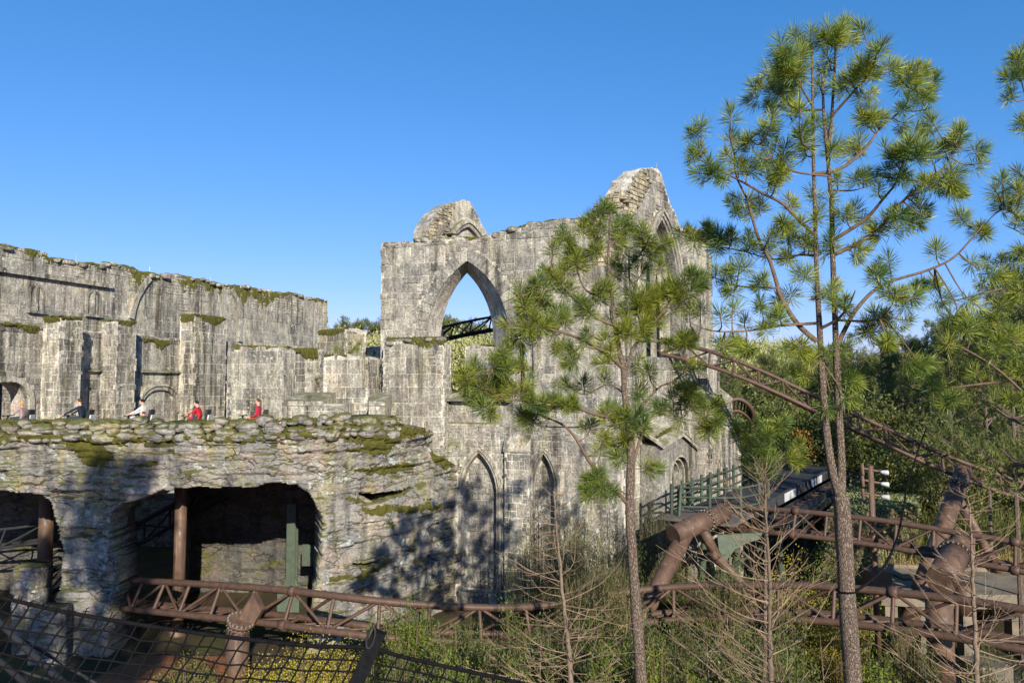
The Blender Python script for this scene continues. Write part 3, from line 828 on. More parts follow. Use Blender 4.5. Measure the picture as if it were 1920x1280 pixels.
# porch with a doorway of several orders
pu0 = GA.uv(1240, 860, 1.1)[0]; pu1 = GA.uv(1308, 860, 1.1)[0]; pz = GA.uv(1272, 828, 1.1)[1]
dc = (GA.uv(1256, 880, 1.1)[0] + GA.uv(1292, 880, 1.1)[0]) / 2
dw = .95
zb_ = GA.uv(1274, 960, 1.1)[1]
door = arch_pts(dc - dw, dc + dw, zb_, GA.uv(1274, 893, 1.1)[1], GA.uv(1274, 856, 1.1)[1], 9)
porch = prism('porch', GA, [(pu0, 0), (pu0, pz - .1), ((pu0 + pu1) / 2, pz + .3), (pu1, pz - .5), (pu1, 0)], [door], 1.1, .03, M['stone_grey'], hall)
for k in range(4):
    band('door_moulding', GA, offset_pl(door, -.16 * k), .09, 1.16 - .2 * k, .5, M['stone_lit'], porch)
box_fr('door_leaf', GA, dc - .4, dc + .4, zb_, GA.uv(1274, 905, 1.1)[1], .3, .1, M['dark_metal'], porch)
V = [GA.w(pu0 - .15, pz - .05, 1.3), GA.w((pu0 + pu1) / 2, pz + .4, 1.3), GA.w(pu1 + .1, pz - .5, 1.3), GA.w(pu1 + .1, pz + .35, 0), GA.w((pu0 + pu1) / 2, pz + 1.0, 0), GA.w(pu0 - .15, pz + .7, 0)]
V += [v - Vector((0, 0, .14)) for v in V]
obj('porch_roof', V, [(0, 1, 4, 5), (1, 2, 3, 4), (6, 11, 10, 7), (7, 10, 9, 8), (0, 6, 7, 1), (1, 7, 8, 2), (2, 8, 9, 3), (5, 11, 6, 0), (3, 9, 10, 4), (4, 10, 11, 5)], M['stone_lit'], porch)
moss_line('moss', [GA.w(pu0, pz + .25, .8), GA.w((pu0 + pu1) / 2, pz + .62, .8), GA.w(pu1, pz + .0, .8)], M['moss'], porch, 420, (.7, .05), .08, .09, 12)
# far side wall of the hall, seen through the gable window
BK = Frame(tuple((corner + gd * 8.6 - FA.u * 5.5)[:2]), tuple((corner + gd * 8.6 + FA.u * .4)[:2]))
back = prism('back_wall', BK, [(0, 0), (0, H + 5), (1.0, H + 8.0), (2.2, H + 9.0), (BK.len, H + 8.6), (BK.len, 0)], [], 0, -.9, M['stone'], hall)
# left gable standing on its own wide arch
f0 = FA.uv(778, 450)[0]
gp = FA.w(f0, 0, -1.36)
GL = Frame((gp.x, gp.y), (gp.x + gd.x * 7, gp.y + gd.y * 7))
Lp = lambda px, py: GL.uv(px, py)
lt = [Lp(777, 456), Lp(790, 440), Lp(800, 432), Lp(812, 410), Lp(822, 396), Lp(838, 384), Lp(850, 379), Lp(862, 377), Lp(880, 377), Lp(888, 388), Lp(896, 405), Lp(906, 424), Lp(916, 442)]
lu = rough_line(lt, .3, .1, 5)
lend = 7.2
la = arch_pts(.25, 6.7, 2.0, Lp(872, 520)[1], Lp(872, 462)[1], 14)
uc_ = Lp(873, 430)[0]
lam = arch_pts(uc_ - 1.5, uc_ + 1.5, 2.0, Lp(872, 494)[1], Lp(872, 426)[1], 14)
zsp = la[1][1]
lo2 = [(0, zsp)] + [(max(u, 0), v) for u, v in lu] + [(lend, FA.uv(920, 470)[1]), (lend, 2.0), (6.7, 2.0)] + [p for p in reversed(la[1:-1])]
lg = prism('far_gable', GL, lo2, [], 0, -1.0, M['mortar'], hall)
masonry(lg, GL, [(.02, 8)] + [(max(u, .02), v - .03) for u, v in lu] + [(lend, FA.uv(920, 470)[1])], [lam, offset_pl(la, .03), [(.2, 0), (.2, zsp), (6.8, zsp), (6.8, 0)]], M['stone_lit'], 0, .7, (.7, 1.3), .014, .042, 24, .7, 81)
for off, f0_, f1_ in ((0, .04, -.5), (.22, .14, -.1)):
    band('arch_moulding', GL, offset_pl(lam[1:-1], off), .2, f0_ + .2, .0, M['stone_lit'], lg)
for a, b, n in ((lt[0], lt[2], 10), (lt[2], lt[4], 10), (lt[4], lt[7], 8)): rubble_slope(GL, a, b, -.15, -.9, M['rubble'], lg, n, int(a[1] * 11))
cs2 = Frame((0, 0), (1, 0)); cs2.o = FA.w(FA.uv(772, 450)[0], 0, -.3); cs2.u = FA.u; cs2.n = FA.n; cs2.len = 2
pts2 = [(0, FA.uv(775, 456)[1]), (.35, FA.uv(788, 444)[1]), (.75, FA.uv(802, 428)[1]), (1.05, FA.uv(812, 412)[1])]
cr2 = prism('broken_core', cs2, [(0, H + 6.2)] + rough_line(pts2, .25, .08, 9) + [(1.05, H + 6.2)], [], -.8, -2.2, M['rubble'], hall)
rubble_slope(cs2, pts2[0], pts2[-1], -.9, -2.1, M['rubble'], cr2, 24, 78)
masonry(cr2, cs2, [(0, H + 6.2)] + pts2 + [(1.05, H + 6.2)], [], M['rubble'], -.8, .2, (.22, .5), .09, .03, 40, .1, 83, minsz=.1)
masonry(lg, GL, [(0, lt[0][1] - .8)] + lt[:7] + [(lt[5][0] + .2, lt[5][1] - .9), (lt[3][0] + .5, lt[3][1] - .9)], [lam], M['rubble'], .02, .2, (.22, .5), .10, .03, 60, .1, 84, minsz=.1)

for px, py, Y in ((843, 371, 39), (1196, 314, 36), (1231, 306, 36)):
    a = at(px, py, Y); rod('lightning_rod', a - Vector((0, 0, .5)), a, .012, M['bolt'], hall, 5)

# ------------------------------------------------------------------ high wall far left
HW = frame_px(-90, 39.2, 615, 72)
hw = thing('high_ruined_wall', 'long high grey ruined wall with moss and rubble along its stepped top, left', 'ruin', tuple(HW.w(HW.len / 2, 0)))
ht = [(-90, 450), (0, 461), (40, 466), (88, 474), (92, 485), (130, 489), (186, 497), (198, 492), (234, 498), (240, 504), (290, 513), (318, 517), (332, 514), (350, 519), (400, 530), (446, 538), (466, 536), (480, 542), (530, 550), (548, 550), (570, 556), (584, 556), (590, 561), (614, 562)]
hu = rough_line([HW.uv(*p) for p in ht], .45, .10, 12)
hcore = prism('wall', HW, [(0, 2)] + hu + [(HW.len, 2)], [], 0, -1.3, M['mortar'], hw)
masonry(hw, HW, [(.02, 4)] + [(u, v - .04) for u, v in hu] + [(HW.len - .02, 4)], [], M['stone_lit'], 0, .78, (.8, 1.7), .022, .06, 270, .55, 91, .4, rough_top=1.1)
rubble_edge(hw, [HW.w(u, v - .05, -.3) for u, v in hu[::3]], M['stone_lit'], 90, (.3, .6), 15, spread=.35)
moss_line('moss', [HW.w(u, v, .0) for u, v in hu[::2]], M['moss'], hcore, 600, (.6, .08), .75, .12, 21)
for (x0, y0, x1, y1) in ((-90, 487, 206, 531), (-90, 595, 82, 606), (475, 639, 598, 652)):
    a = HW.uv(x0, y0); b = HW.uv(x1, y1); zz = (a[1] + b[1]) / 2
    box_fr('string_course', HW, a[0], b[0], zz - .32, zz, .3, .002, M['stone_lit'], hw, slope=.06)
for xc, w_, yb, ys, ya in ((66, 22, 583, 552, 534), (173, 20, 590, 562, 547)):
    l = arch_pts(HW.uv(xc - w_ / 2, yb)[0], HW.uv(xc + w_ / 2, yb)[0], HW.uv(xc, yb)[1], HW.uv(xc, ys)[1], HW.uv(xc, ya)[1], 7)
    band('niche_frame', HW, l, .14, .09, .0, M['stone_lit'], hw)
    c = (l[0][0] + l[-1][0]) / 2
    box_fr('niche_mullion', HW, c - .06, c + .06, l[0][1], l[1][1] + .5, .14, .002, M['stone_lit'], hw)
    box_fr('niche_sill', HW, l[0][0] - .2, l[-1][0] + .2, l[0][1] - .15, l[0][1], .26, .002, M['stone_lit'], hw)
# sprung remains of two vault ribs on the wall
for pts in ([(275, 518), (262, 535), (250, 556), (243, 578), (240, 596)], [(430, 545), (440, 565), (446, 590), (445, 640)]):
    band('vault_rib', HW, [HW.uv(*p) for p in pts], .35, .22, .0, M['stone_lit'], hw)
for px, py, h_ in ((151, 479, 12), (289, 503, 10), (402, 521, 9)):
    u, v = HW.uv(px, py + h_ + 6); a = HW.w(u, v, -.4); rod('lightning_rod', a, a + Vector((0, 0, .75)), .03 if px == 289 else .015, M['white'], hw, 5)

# ------------------------------------------------------------------ lower wall with pilasters
LW = frame_px(-60, 31.0, 432, 47.2)
lw_ = thing('pilaster_wall', 'lower ruined stone wall with three mossy topped pilasters behind the riders', 'ruin', tuple(LW.w(LW.len / 2, 0)))
wt = [(-60, 602), (0, 606), (30, 604), (60, 612), (85, 622), (150, 622), (160, 618), (188, 624), (256, 624), (272, 628), (300, 634), (340, 636), (432, 640)]
wu = rough_line([LW.uv(*p) for p in wt], .4, .07, 31)
av = arch_pts(LW.uv(-36, 770)[0], LW.uv(52, 770)[0], H - 3, LW.uv(20, 756)[1], LW.uv(20, 716)[1], 9)
wcore = prism('wall', LW, [(0, H - 3.5)] + wu + [(LW.len, H - 3.5)], [av], 0, -1.0, M['mortar'], lw_)
box_fr('passage_back', LW, av[0][0] - .3, av[-1][0] + .3, H - 3.5, H + .6, -1.9, -2.1, M['rock'], lw_)
masonry(lw_, LW, [(.02, H - 2.6)] + [(u, v - .04) for u, v in wu] + [(LW.len - .02, H - 2.6)], [offset_pl(av, .3)], M['stone_lit'], 0, .62, (.6, 1.2), .014, .042, 120, .4, 101, .5, rough_top=.3)
band('arch_moulding', LW, av, .25, .12, -.2, M['stone_lit'], lw_)
for (x0, x1, yt, sd) in ((82, 155, 594, 1), (191, 256, 601, 2), (338, 425, 592, 3)):
    p, u0, u1, zt = pier(LW, x0, x1, yt, 1.0, .004, M['stone_lit'], lw_, 'pilaster', zb=H - 3, seed=110 + sd, course=.62, limit=34, rub=.42, left_d=0.0)
    moss_line('moss', [LW.w(u0, zt, 1.0), LW.w(u1, zt, 1.0)], M['moss'], p, 700, (.35, .1), .3, .08, 30 + sd)
    moss_line('moss', [LW.w(u0, zt, .5), LW.w(u1, zt, .5)], M['moss'], p, 500, (.5, .1), .1, .08, 34 + sd)
    moss_line('moss', [LW.w(u0, zt - .02, 1.0), LW.w(u0, zt - .02, .0)], M['moss'], p, 700, (.2, .1), .3, .08, 38 + sd)
ledge(LW, 160, 200, 690, .22, .16, M['stone_lit'], lw_, 'string_course')
ledge(LW, 262, 346, 692, .22, .16, M['stone_lit'], lw_, 'string_course')
for (x0, x1, y) in ((0, 86, 606), (256, 345, 634)):
    a = LW.uv(x0, y); b = LW.uv(x1, y)
    moss_line('moss', [LW.w(a[0], a[1], .05), LW.w(b[0], a[1] - .05, .05)], M['moss'], lw_, 420, (.25, .1), .6 if x0 > 200 else .3, .09, 50 + x0)
ba = arch_pts(LW.uv(258, 780)[0], LW.uv(330, 780)[0], H - 2.2, LW.uv(290, 775)[1], LW.uv(290, 731)[1], 9)
band('blind_arch', LW, ba[1:-1], .2, .16, .0, M['stone_lit'], lw_)
band('blind_arch', LW, offset_pl(ba[1:-1], .22), .12, .24, .0, M['stone_lit'], lw_)

# ------------------------------------------------------------------ broken piers and low walls right of the pilasters
S1 = frame_px(426, 39.2, 531, 38.2)
w1 = thing('broken_wall_stub', 'pale broken ashlar wall stub with jagged top behind the red shirted rider', 'ruin', tuple(S1.w(1.3, H - 2.5)))
p, u0, u1, zt = pier(S1, 427, 531, 655, 0, -1.1, M['stone_lit'], w1, 'wall', zb=H - 3, seed=121, course=.62, limit=60, rub=.3, jagtop=.2)
moss_line('moss', [S1.w(u0, zt + .25, -.6), S1.w(u1, zt + .1, -.6)], M['moss'], w1, 900, (.5, .2), .3, .1, 61)
S2 = frame_px(605, 37.4, 691, 36.8)
w2 = thing('broken_pier', 'square broken ashlar pier with a young pine growing on top', 'ruin', tuple(S2.w(1.1, H - 2.5)))
p, u0, u1, zt = pier(S2, 607, 690, 668, 0, -1.5, M['stone_lit'], w2, 'pier', zb=H - 3, seed=122, course=.62, limit=60, rub=.3, jagtop=.15)
moss_line('moss', [S2.w(u0, zt + .05, -.1), S2.w(u1, zt + .0, -.1)], M['moss'], w2, 700, (.5, .12), .25, .1, 62)
S3 = frame_px(528, 35.2, 724, 35.0)
w3 = thing('coping_wall', 'low wall with broad sunlit sloping coping slabs between two piers', 'wall', tuple(S3.w(2.4, H - 2.5)))
for (x0, x1) in ((532, 570), (571, 607), (608, 648), (691, 722)):
    a = S3.uv(x0, 752)[0]; b = S3.uv(x1, 752)[0]; z = S3.uv(x0, 752)[1]
    if x0 == 608: continue
    box_fr('coping_slab', S3, a + .01, b - .01, z - .6 + .4, z + .42, 0, -2.2 if x0 < 690 else -1.6, M['stone_lit'], w3, slope=.42)
a, b = S3.uv(532, 752)[0], S3.uv(606, 752)[0]
prism('wall', S3, [(a, H - 3), (a, S3.uv(532, 757)[1]), (S3.uv(645, 756)[0], S3.uv(645, 757)[1]), (S3.uv(645, 756)[0], H - 3)], [], -.05, -2, M['mortar'], w3)
masonry(w3, S3, [(a, H - 2.2), (a, S3.uv(532, 758)[1]), (S3.uv(645, 756)[0], S3.uv(645, 758)[1]), (S3.uv(645, 756)[0], H - 2.2)], [], M['stone_lit'], -.05, .6, (.7, 1.2), .014, .042, 40, .3, 131)
a, b = S3.uv(691, 752)[0], S3.uv(722, 752)[0]
prism('wall', S3, [(a, H - 3), (a, H - .7), (b, H - .7), (b, H - 3)], [], -.05, -1.5, M['stone_lit'], w3)
S4 = frame_px(526, 47.5, 602, 46.5)
w4 = thing('mossy_back_wall', 'dark rubble wall hung with moss behind the broken stub', 'wall', tuple(S4.w(1.2, H - 2.5)))
p, u0, u1, zt = pier(S4, 500, 600, 655, 0, -1, M['stone'], w4, 'wall', zb=H - 3, seed=141, course=.4, limit=80, rub=.6)
moss_line('moss', [S4.w(u0, zt, .1), S4.w(u1, zt, .1)], M['moss'], w4, 800, (.3, .15), .4, .12, 63)
for i, (x0, x1) in enumerate(((537, 549), (572, 584))):
    S5 = frame_px(x0, 41, x1, 40.9)
    w5 = thing('stub_pillar', 'thin pale stone stub pillar standing %s of the low coping wall' % ('at the left end' if i == 0 else 'behind the middle'), 'pillar', tuple(S5.w(.1, H - 1.5)))
    pier(S5, x0, x1, 702 - i * 2, 0, -.35, M['stone_lit'], w5, 'shaft', zb=H - 3, seed=150 + i, course=.5, limit=8, rub=.1, jagtop=.03)
S6 = frame_px(597, 53, 650, 51)
w6 = thing('broken_tower_stump', 'ochre stained square tower stump at the end of the high wall', 'ruin', tuple(S6.w(1, H - 2.5)))
p, u0, u1, zt = pier(S6, 597, 648, 618, 0, -1.8, M['rubble'], w6, 'tower', zb=H - 3, seed=161, course=.6, limit=30, rub=.2, jagtop=.2)
moss_line('moss', [S6.w(u0, zt, 0), S6.w(u1, zt, 0)], M['moss'], w6, 500, (.6, .1), .3, .14, 64)
S7 = frame_px(684, 43.5, 716, 42.5)
w7 = thing('narrow_wall_fragment', 'narrow pale wall fragment beside the dark track opening left of the hall', 'wall', tuple(S7.w(.5, H - 2.5)))
pier(S7, 687, 716, 650, -1.2, -2.0, M['stone_lit'], w7, 'wall', zb=H - 3, seed=171, course=.6, limit=14, rub=.2)
# ------------------------------------------------------------------ layered rock cliff with cave mouths
rock = thing('rock_cliff', 'layered grey rock cliff with two dark cave mouths and mossy ledges', 'cliff', (-12, 30, 0))
path = catmull([(-27, 30.0, 0), (-20, 29.4, 0), (-14, 29.2, 0), (-8.3, 29.3, 0), (-6.3, 30.4, 0), (-4.6, 32.4, 0), (-3.4, 34.6, 0), (-2.3, 36.6, 0)], 30)
ds = [0]
for i in range(len(path) - 1): ds.append(ds[-1] + (path[i + 1] - path[i]).length)
RES = .062
na = int(ds[-1] / RES); aa = np.linspace(0, ds[-1], na)
px_ = np.interp(aa, ds, [p.x for p in path]); py_ = np.interp(aa, ds, [p.y for p in path])
tx = np.gradient(px_, aa); ty = np.gradient(py_, aa); nl = np.hypot(tx, ty); nxn, nyn = ty / nl, -tx / nl
rock_top_px = [(-300, 815), (0, 815), (150, 812), (300, 815), (450, 816), (560, 808), (620, 795), (680, 782), (738, 778), (745, 792), (770, 798), (797, 804), (803, 825), (806, 850), (830, 862), (850, 872), (872, 880), (900, 900)]
# convert the top line to heights along the path
P0 = np.stack([px_, py_, np.full(na, H - 2)], -1); sx, _ = proj_np(P0)
yt = np.interp(sx, [p[0] for p in rock_top_px], [p[1] for p in rock_top_px])
ztop = np.array([at(sx[i], yt[i], py_[i]).z for i in range(na)])
nz_ = int((H + .3) / RES)
tz = np.linspace(0, 1, nz_)
A, T = np.meshgrid(aa, tz)
Z = -.4 + (ztop + .4)[None, :] * T
rr = np.random.RandomState(5)
bounds = np.cumsum(rr.choice([.18, .28, .4, .55, .75], 60)) - 1.2
def strata(A, Z, seed=0):
    colw = A / 1.25 + .5 * vnoise(A * .6, Z * .35, s=14 + seed); ci = np.floor(colw)
    W = Z + .16 * fbm(A * .22 + seed, Z * .25, s=21 + seed, o=3) + .07 * fbm(A * 1.6, Z * 1.1, s=22 + seed, o=4) + .26 * (_h(ci, ci * 0, ci * 0, 17 + seed) - .5) * (vnoise(ci * 3.3, Z * .7, s=18) > -.25)
    k = np.searchsorted(bounds, W.ravel()).reshape(W.shape); k = np.clip(k, 1, len(bounds) - 1)
    lo_, hi_ = bounds[k - 1], bounds[k]
    edge = np.minimum(W - lo_, hi_ - W)
    amp = _h(k, k * 0, k * 0, 3 + seed)
    off = .24 * amp + .16 * vnoise(A * .55 + k * 7.3, k * 1.7, s=31 + seed)
    ln = .55 + 1.1 * _h(k, k * 0 + 5, k * 0, 4)
    cellx = (A + k * 3.71 + .22 * vnoise(A * 1.4, Z * 2.6, s=8)) / ln
    c = np.floor(cellx); fr_ = np.abs(cellx - np.round(cellx)) * ln
    off = off + .23 * _h(c, k, k * 0, 6 + seed)
    ch = np.floor(A * 2.3 + .6 * vnoise(A * 2, Z * 2, s=71)); cv = np.floor(Z * 3.1 + .6 * vnoise(A * 2, Z * 2, s=72) + .5 * ch)
    off = off + .07 * _h(ch, cv, ch * 0, 73)
    off = off - .24 * np.clip(1 - edge / .05, 0, 1) * (_h(k, k * 0 + 2, k * 0, 9) > .3) - .10 * np.clip(1 - fr_ / .05, 0, 1) * (_h(c, k, k * 0, 12) > .35)
    off = off + .05 * fbm(A * 3.2, Z * 4.5, s=41 + seed, o=4) + .35 * fbm(A * .3, Z * .45, s=51 + seed, o=3)
    return off
D = strata(A, Z) * .72 - .08
D = D + .16 * np.clip((Z - (H - 3.6)) / 1.2, 0, 1)          # brow overhang above the caves
X = px_[None, :] + nxn[None, :] * D; Y = py_[None, :] + nyn[None, :] * D
PXs, PYs = proj_np(np.stack([X, Y, Z], -1))
holes = [
 [(207, 965), (225, 945), (262, 938), (285, 926), (298, 916), (320, 918), (345, 915), (400, 913), (470, 913), (500, 906), (540, 907), (566, 912), (580, 925), (590, 945), (601, 960), (605, 985), (600, 1010), (604, 1040), (597, 1065), (599, 1090), (588, 1105), (583, 1145), (560, 1300), (200, 1300), (203, 1140), (212, 1110), (218, 1080), (213, 1060), (203, 1030), (206, 1000)],
 [(-500, 925), (0, 920), (40, 925), (75, 928), (94, 938), (99, 955), (101, 965), (109, 985), (113, 1010), (118, 1030), (113, 1075), (115, 1090), (105, 1110), (100, 1300), (-500, 1300)],
 [(660, 924), (700, 926), (740, 921), (778, 909), (757, 926), (735, 936), (715, 942), (695, 938), (680, 930)],
 [(655, 1056), (690, 1056), (715, 1048), (735, 1036), (718, 1054), (700, 1060), (670, 1061)]]
jx = 5 * fbm(A * 1.4, Z * 1.8, s=61) ; jy = 4 * fbm(A * 1.4, Z * 1.8, s=62)
hole = np.zeros(A.shape, bool)
for h_ in holes: hole |= pip_np(h_, PXs + jx, PYs + jy)
cell = ~(hole[:-1, :-1] & hole[1:, :-1] & hole[:-1, 1:] & hole[1:, 1:])
cell = ~((hole[:-1, :-1].astype(int) + hole[1:, :-1] + hole[:-1, 1:] + hole[1:, 1:]) >= 2)
TH = 1.9
Xb = px_[None, :] - nxn[None, :] * TH + .0 * Z; Yb = py_[None, :] - nyn[None, :] * TH + 0 * Z
Vr = np.concatenate([np.stack([X, Y, Z], -1).reshape(-1, 3), np.stack([Xb, Yb, Z], -1).reshape(-1, 3)])
nn = A.size; I = np.arange(nn).reshape(A.shape)
q = np.stack([I[:-1, :-1], I[:-1, 1:], I[1:, 1:], I[1:, :-1]], -1)
front = q[cell]; backq = (q[cell] + nn)[:, ::-1]
sides = []
pad = np.pad(cell, 1, constant_values=False)
cy, cx = np.where(cell)
def side(mask, i0, i1):
    a = i0[mask]; b = i1[mask]; sides.append(np.stack([b, a, a + nn, b + nn], -1))
c_dn = cell & ~pad[:-2, 1:-1]; c_up = cell & ~pad[2:, 1:-1]; c_l = cell & ~pad[1:-1, :-2]; c_r = cell & ~pad[1:-1, 2:]
side(c_dn, I[:-1, :-1], I[:-1, 1:]); side(c_up, I[1:, 1:], I[1:, :-1]); side(c_l, I[1:, :-1], I[:-1, :-1]); side(c_r, I[:-1, 1:], I[1:, 1:])
fc = np.concatenate([front, backq] + sides)
face = obj('rock_face', Vr, fc, M['rock'], rock)
# rock walls inside and behind the caves
def rock_panel(name, x0, x1, Y0, Y1, zt, parent, seed, res=.11, zb=-.5, amp=1.0, bow=0.0):
    a = at(x0, 900, Y0); b = at(x1, 900, Y1); L = math.hypot(b.x - a.x, b.y - a.y)
    na = max(8, int(L / res)); nz2 = int((zt - zb) / res)
    aa = np.linspace(0, L, na); zz = np.linspace(zb, zt, nz2); A, Z = np.meshgrid(aa, zz)
    D = strata(A + 40 + seed * 9, Z, seed) * amp + bow * np.sin(A / L * math.pi)
    ux, uy = (b.x - a.x) / L, (b.y - a.y) / L
    X = a.x + ux * A + uy * D; Y = a.y + uy * A - ux * D
    I = np.arange(A.size).reshape(A.shape)
    V = np.concatenate([np.stack([X, Y, Z], -1).reshape(-1, 3), np.stack([X - uy * 0 + 0, a.y + uy * A + .9, Z], -1).reshape(-1, 3)])
    q = np.stack([I[:-1, :-1], I[:-1, 1:], I[1:, 1:], I[1:, :-1]], -1).reshape(-1, 4)
    n = A.size
    s = [np.stack([I[-1, :-1], I[-1, 1:], I[-1, 1:] + n, I[-1, :-1] + n], -1), np.stack([I[:-1, 0], I[1:, 0], I[1:, 0] + n, I[:-1, 0] + n], -1), np.stack([I[1:, -1], I[:-1, -1], I[:-1, -1] + n, I[1:, -1] + n], -1)]
    return obj(name, V, np.concatenate([q, (q + n)[:, ::-1]] + s), M['shaded_cave_rock' if 'cave_b' in name or 'cave_i' in name else 'rock'], parent)
zdeck = H - 2.5
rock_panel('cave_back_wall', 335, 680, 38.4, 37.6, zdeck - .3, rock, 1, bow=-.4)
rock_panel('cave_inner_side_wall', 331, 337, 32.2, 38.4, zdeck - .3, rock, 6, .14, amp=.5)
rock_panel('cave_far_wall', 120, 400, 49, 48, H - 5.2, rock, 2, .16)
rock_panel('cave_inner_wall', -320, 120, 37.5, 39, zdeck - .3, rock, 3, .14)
# ground-level boulder outcrops in front of the piers of rock
for (x0, x1, Y0, yt_, sd) in ((36, 80, 29.4, 1060, 4), (70, 120, 28.2, 1140, 5)):
    rock_panel('rock_outcrop', x0, x1, Y0, Y0 - .2, at(60, yt_, Y0).z, rock, sd, .08, amp=.7)
# deck over the caves, carrying the train
dk = [(-30, 29.6), (-8.5, 29.6), (-6.6, 30.6), (-5.0, 32.6), (-3.9, 34.5), (-4.5, 37.5), (-5.5, 41), (-17.2, 41), (-17.6, 38.5), (-30, 38.5)]
V = [(x, y, zdeck) for x, y in dk] + [(x, y, zdeck - .95) for x, y in dk]; n = len(dk)
obj('deck_slab', V, [tuple(range(n)), tuple(reversed(range(n, 2 * n)))] + [(i, i + n, (i + 1) % n + n, (i + 1) % n) for i in range(n)], M['shaded_cave_rock'], rock)
dk2 = [(-40, 37), (-9, 37.4), (-4.6, 37.5), (-6.6, 40), (-6.8, 52), (-40, 52)]
# rising terrace behind for the piers and walls to stand on
V = [(x, y, zdeck + .03) for x, y in [(-10.2, 37.0), (-4.5, 37.4), (-6.6, 39.4), (-7.2, 62), (-19, 62), (-19, 50), (-17.4, 44), (-15.6, 40)]]; n = len(V)
V += [(v[0], v[1], v[2] - 1.0) for v in V]
obj('terrace', V, [tuple(range(n)), tuple(reversed(range(n, 2 * n)))] + [(i, i + n, (i + 1) % n + n, (i + 1) % n) for i in range(n)], M['rock'], rock)
# parapet cobbles ----------------------------------------------------------
CB = [stone_mesh(s, M['cobble'], 2) for s in range(8)]
rg = random.Random(77)
par = thing('cobble_parapet', 'low mossy parapet of rounded cobbles along the cliff top', 'wall', (-12, 30, H - 2))
def path_at(s):
    return np.interp(s, ds, [p.x for p in path]), np.interp(s, ds, [p.y for p in path])
Vc = []
s_lo = None
rowz = [(818, .30), (806, .30), (796, .30), (790, .32)]
pts_core = []
count = 0
for r_, (yy, hh) in enumerate(rowz):
    s = .5 + r_ * .2
    while s < ds[-1] - 3.0:
        w_ = rg.choice([.24, .32, .42, .55, .75, .95]) * rg.uniform(.85, 1.15)
        s += w_ * .5
        x, y = path_at(s); pxx, _ = proj((x, y, H - 1.5))
        if -40 < pxx < 735:
            yyy = yy + (np.interp(pxx, [0, 300, 480, 560, 640, 735], [6, 0, 2, -3, -5, -4])) + rg.uniform(-3, 3)
            if r_ == 3 and rg.random() < .35:
                s += w_ * .5; continue
            z = at(pxx, yyy, y - .2).z
            d = .20 + .12 * rg.random() - r_ * .04
            t = (np.interp(s + .1, ds, [p.x for p in path]) - x, np.interp(s + .1, ds, [p.y for p in path]) - y)
            an = math.atan2(t[1], t[0])
            h_ = hh * rg.uniform(.75, 1.2) * (1.4 if w_ > .7 else 1)
            Mx = Matrix.Translation((x + math.sin(an) * d, y - math.cos(an) * d, z)) @ Matrix.Rotation(an + rg.uniform(-.2, .2), 4, 'Z') @ Matrix.Rotation(rg.uniform(-.2, .2), 4, 'Y') @ Matrix.Diagonal((w_ * .92, .5, h_ * .98, 1))
            inst('cobble_stone', CB[rg.randrange(8)], Mx, par); count += 1
        s += w_ * .5
# core behind the cobbles
pc = [p for p in path if proj((p.x, p.y, H - 1.5))[0] < 742]
V = []; Fc = []
for i, p in enumerate(pc):
    a = path[min(i + 1, len(path) - 1)]; b = path[max(i - 1, 0)]; t = (a - b).normalized(); n_ = Vector((t.y, -t.x, 0))
    zt_ = at(proj((p.x, p.y, H - 1.4))[0], 794, p.y).z + .1 * math.sin(i * 1.7) + .06 * math.sin(i * .63)
    for dd_, z in ((.16, H - 2.3), (.12, zt_), (-.75, zt_), (-.75, H - 2.3)): V.append(p + n_ * dd_ + Vector((0, 0, z)))
for i in range(len(pc) - 1):
    for k in range(3): Fc.append((i * 4 + k, i * 4 + k + 1, i * 4 + k + 5, i * 4 + k + 4))
e = (len(pc) - 1) * 4
Fc += [(0, 3, 2, 1), (e, e + 1, e + 2, e + 3)]
obj('parapet_core', V, Fc, M['parapet_moss'], par)
# moss ledges over the rock
def moss_px(pts, Yf, n_per, spread, hang, seed, parent, size=.08):
    W = [at(x, y, Yf if not callable(Yf) else Yf(x)) for x, y in pts]
    return moss_line('moss', W, M['moss'], parent, n_per, spread, hang, size, seed)
def rock_moss(polys, seed):
    """mats of moss that follow the rock surface inside the given outlines"""
    jx2 = 9 * fbm(A * 1.9, Z * 2.3, s=seed) + 5 * fbm(A * 6, Z * 6, s=seed + 1); jy2 = 7 * fbm(A * 1.9, Z * 2.3, s=seed + 2) + 4 * fbm(A * 6, Z * 6, s=seed + 3)
    inn = np.zeros(A.shape, bool)
    for p in polys: inn |= pip_np(p, PXs + jx2, PYs + jy2)
    c = cell & inn[:-1, :-1] & inn[1:, :-1] & inn[:-1, 1:] & inn[1:, 1:]
    if not c.any(): return
    L = .05 + .05 * fbm(A * 5, Z * 5, s=seed + 5, o=3)
    G = np.stack([X + nxn[None, :] * L, Y + nyn[None, :] * L, Z + .02 * fbm(A * 9, Z * 9, s=seed)], -1).reshape(-1, 3)
    fq = q[c]; used, inv = np.unique(fq.ravel(), return_inverse=True)
    o = obj('moss', G[used], inv.reshape(-1, 4), M['moss_solid'], face); o['kind'] = 'stuff'
def rockY(x):
    i = int(np.argmin(np.abs(sx - x))); return py_[i] - .35
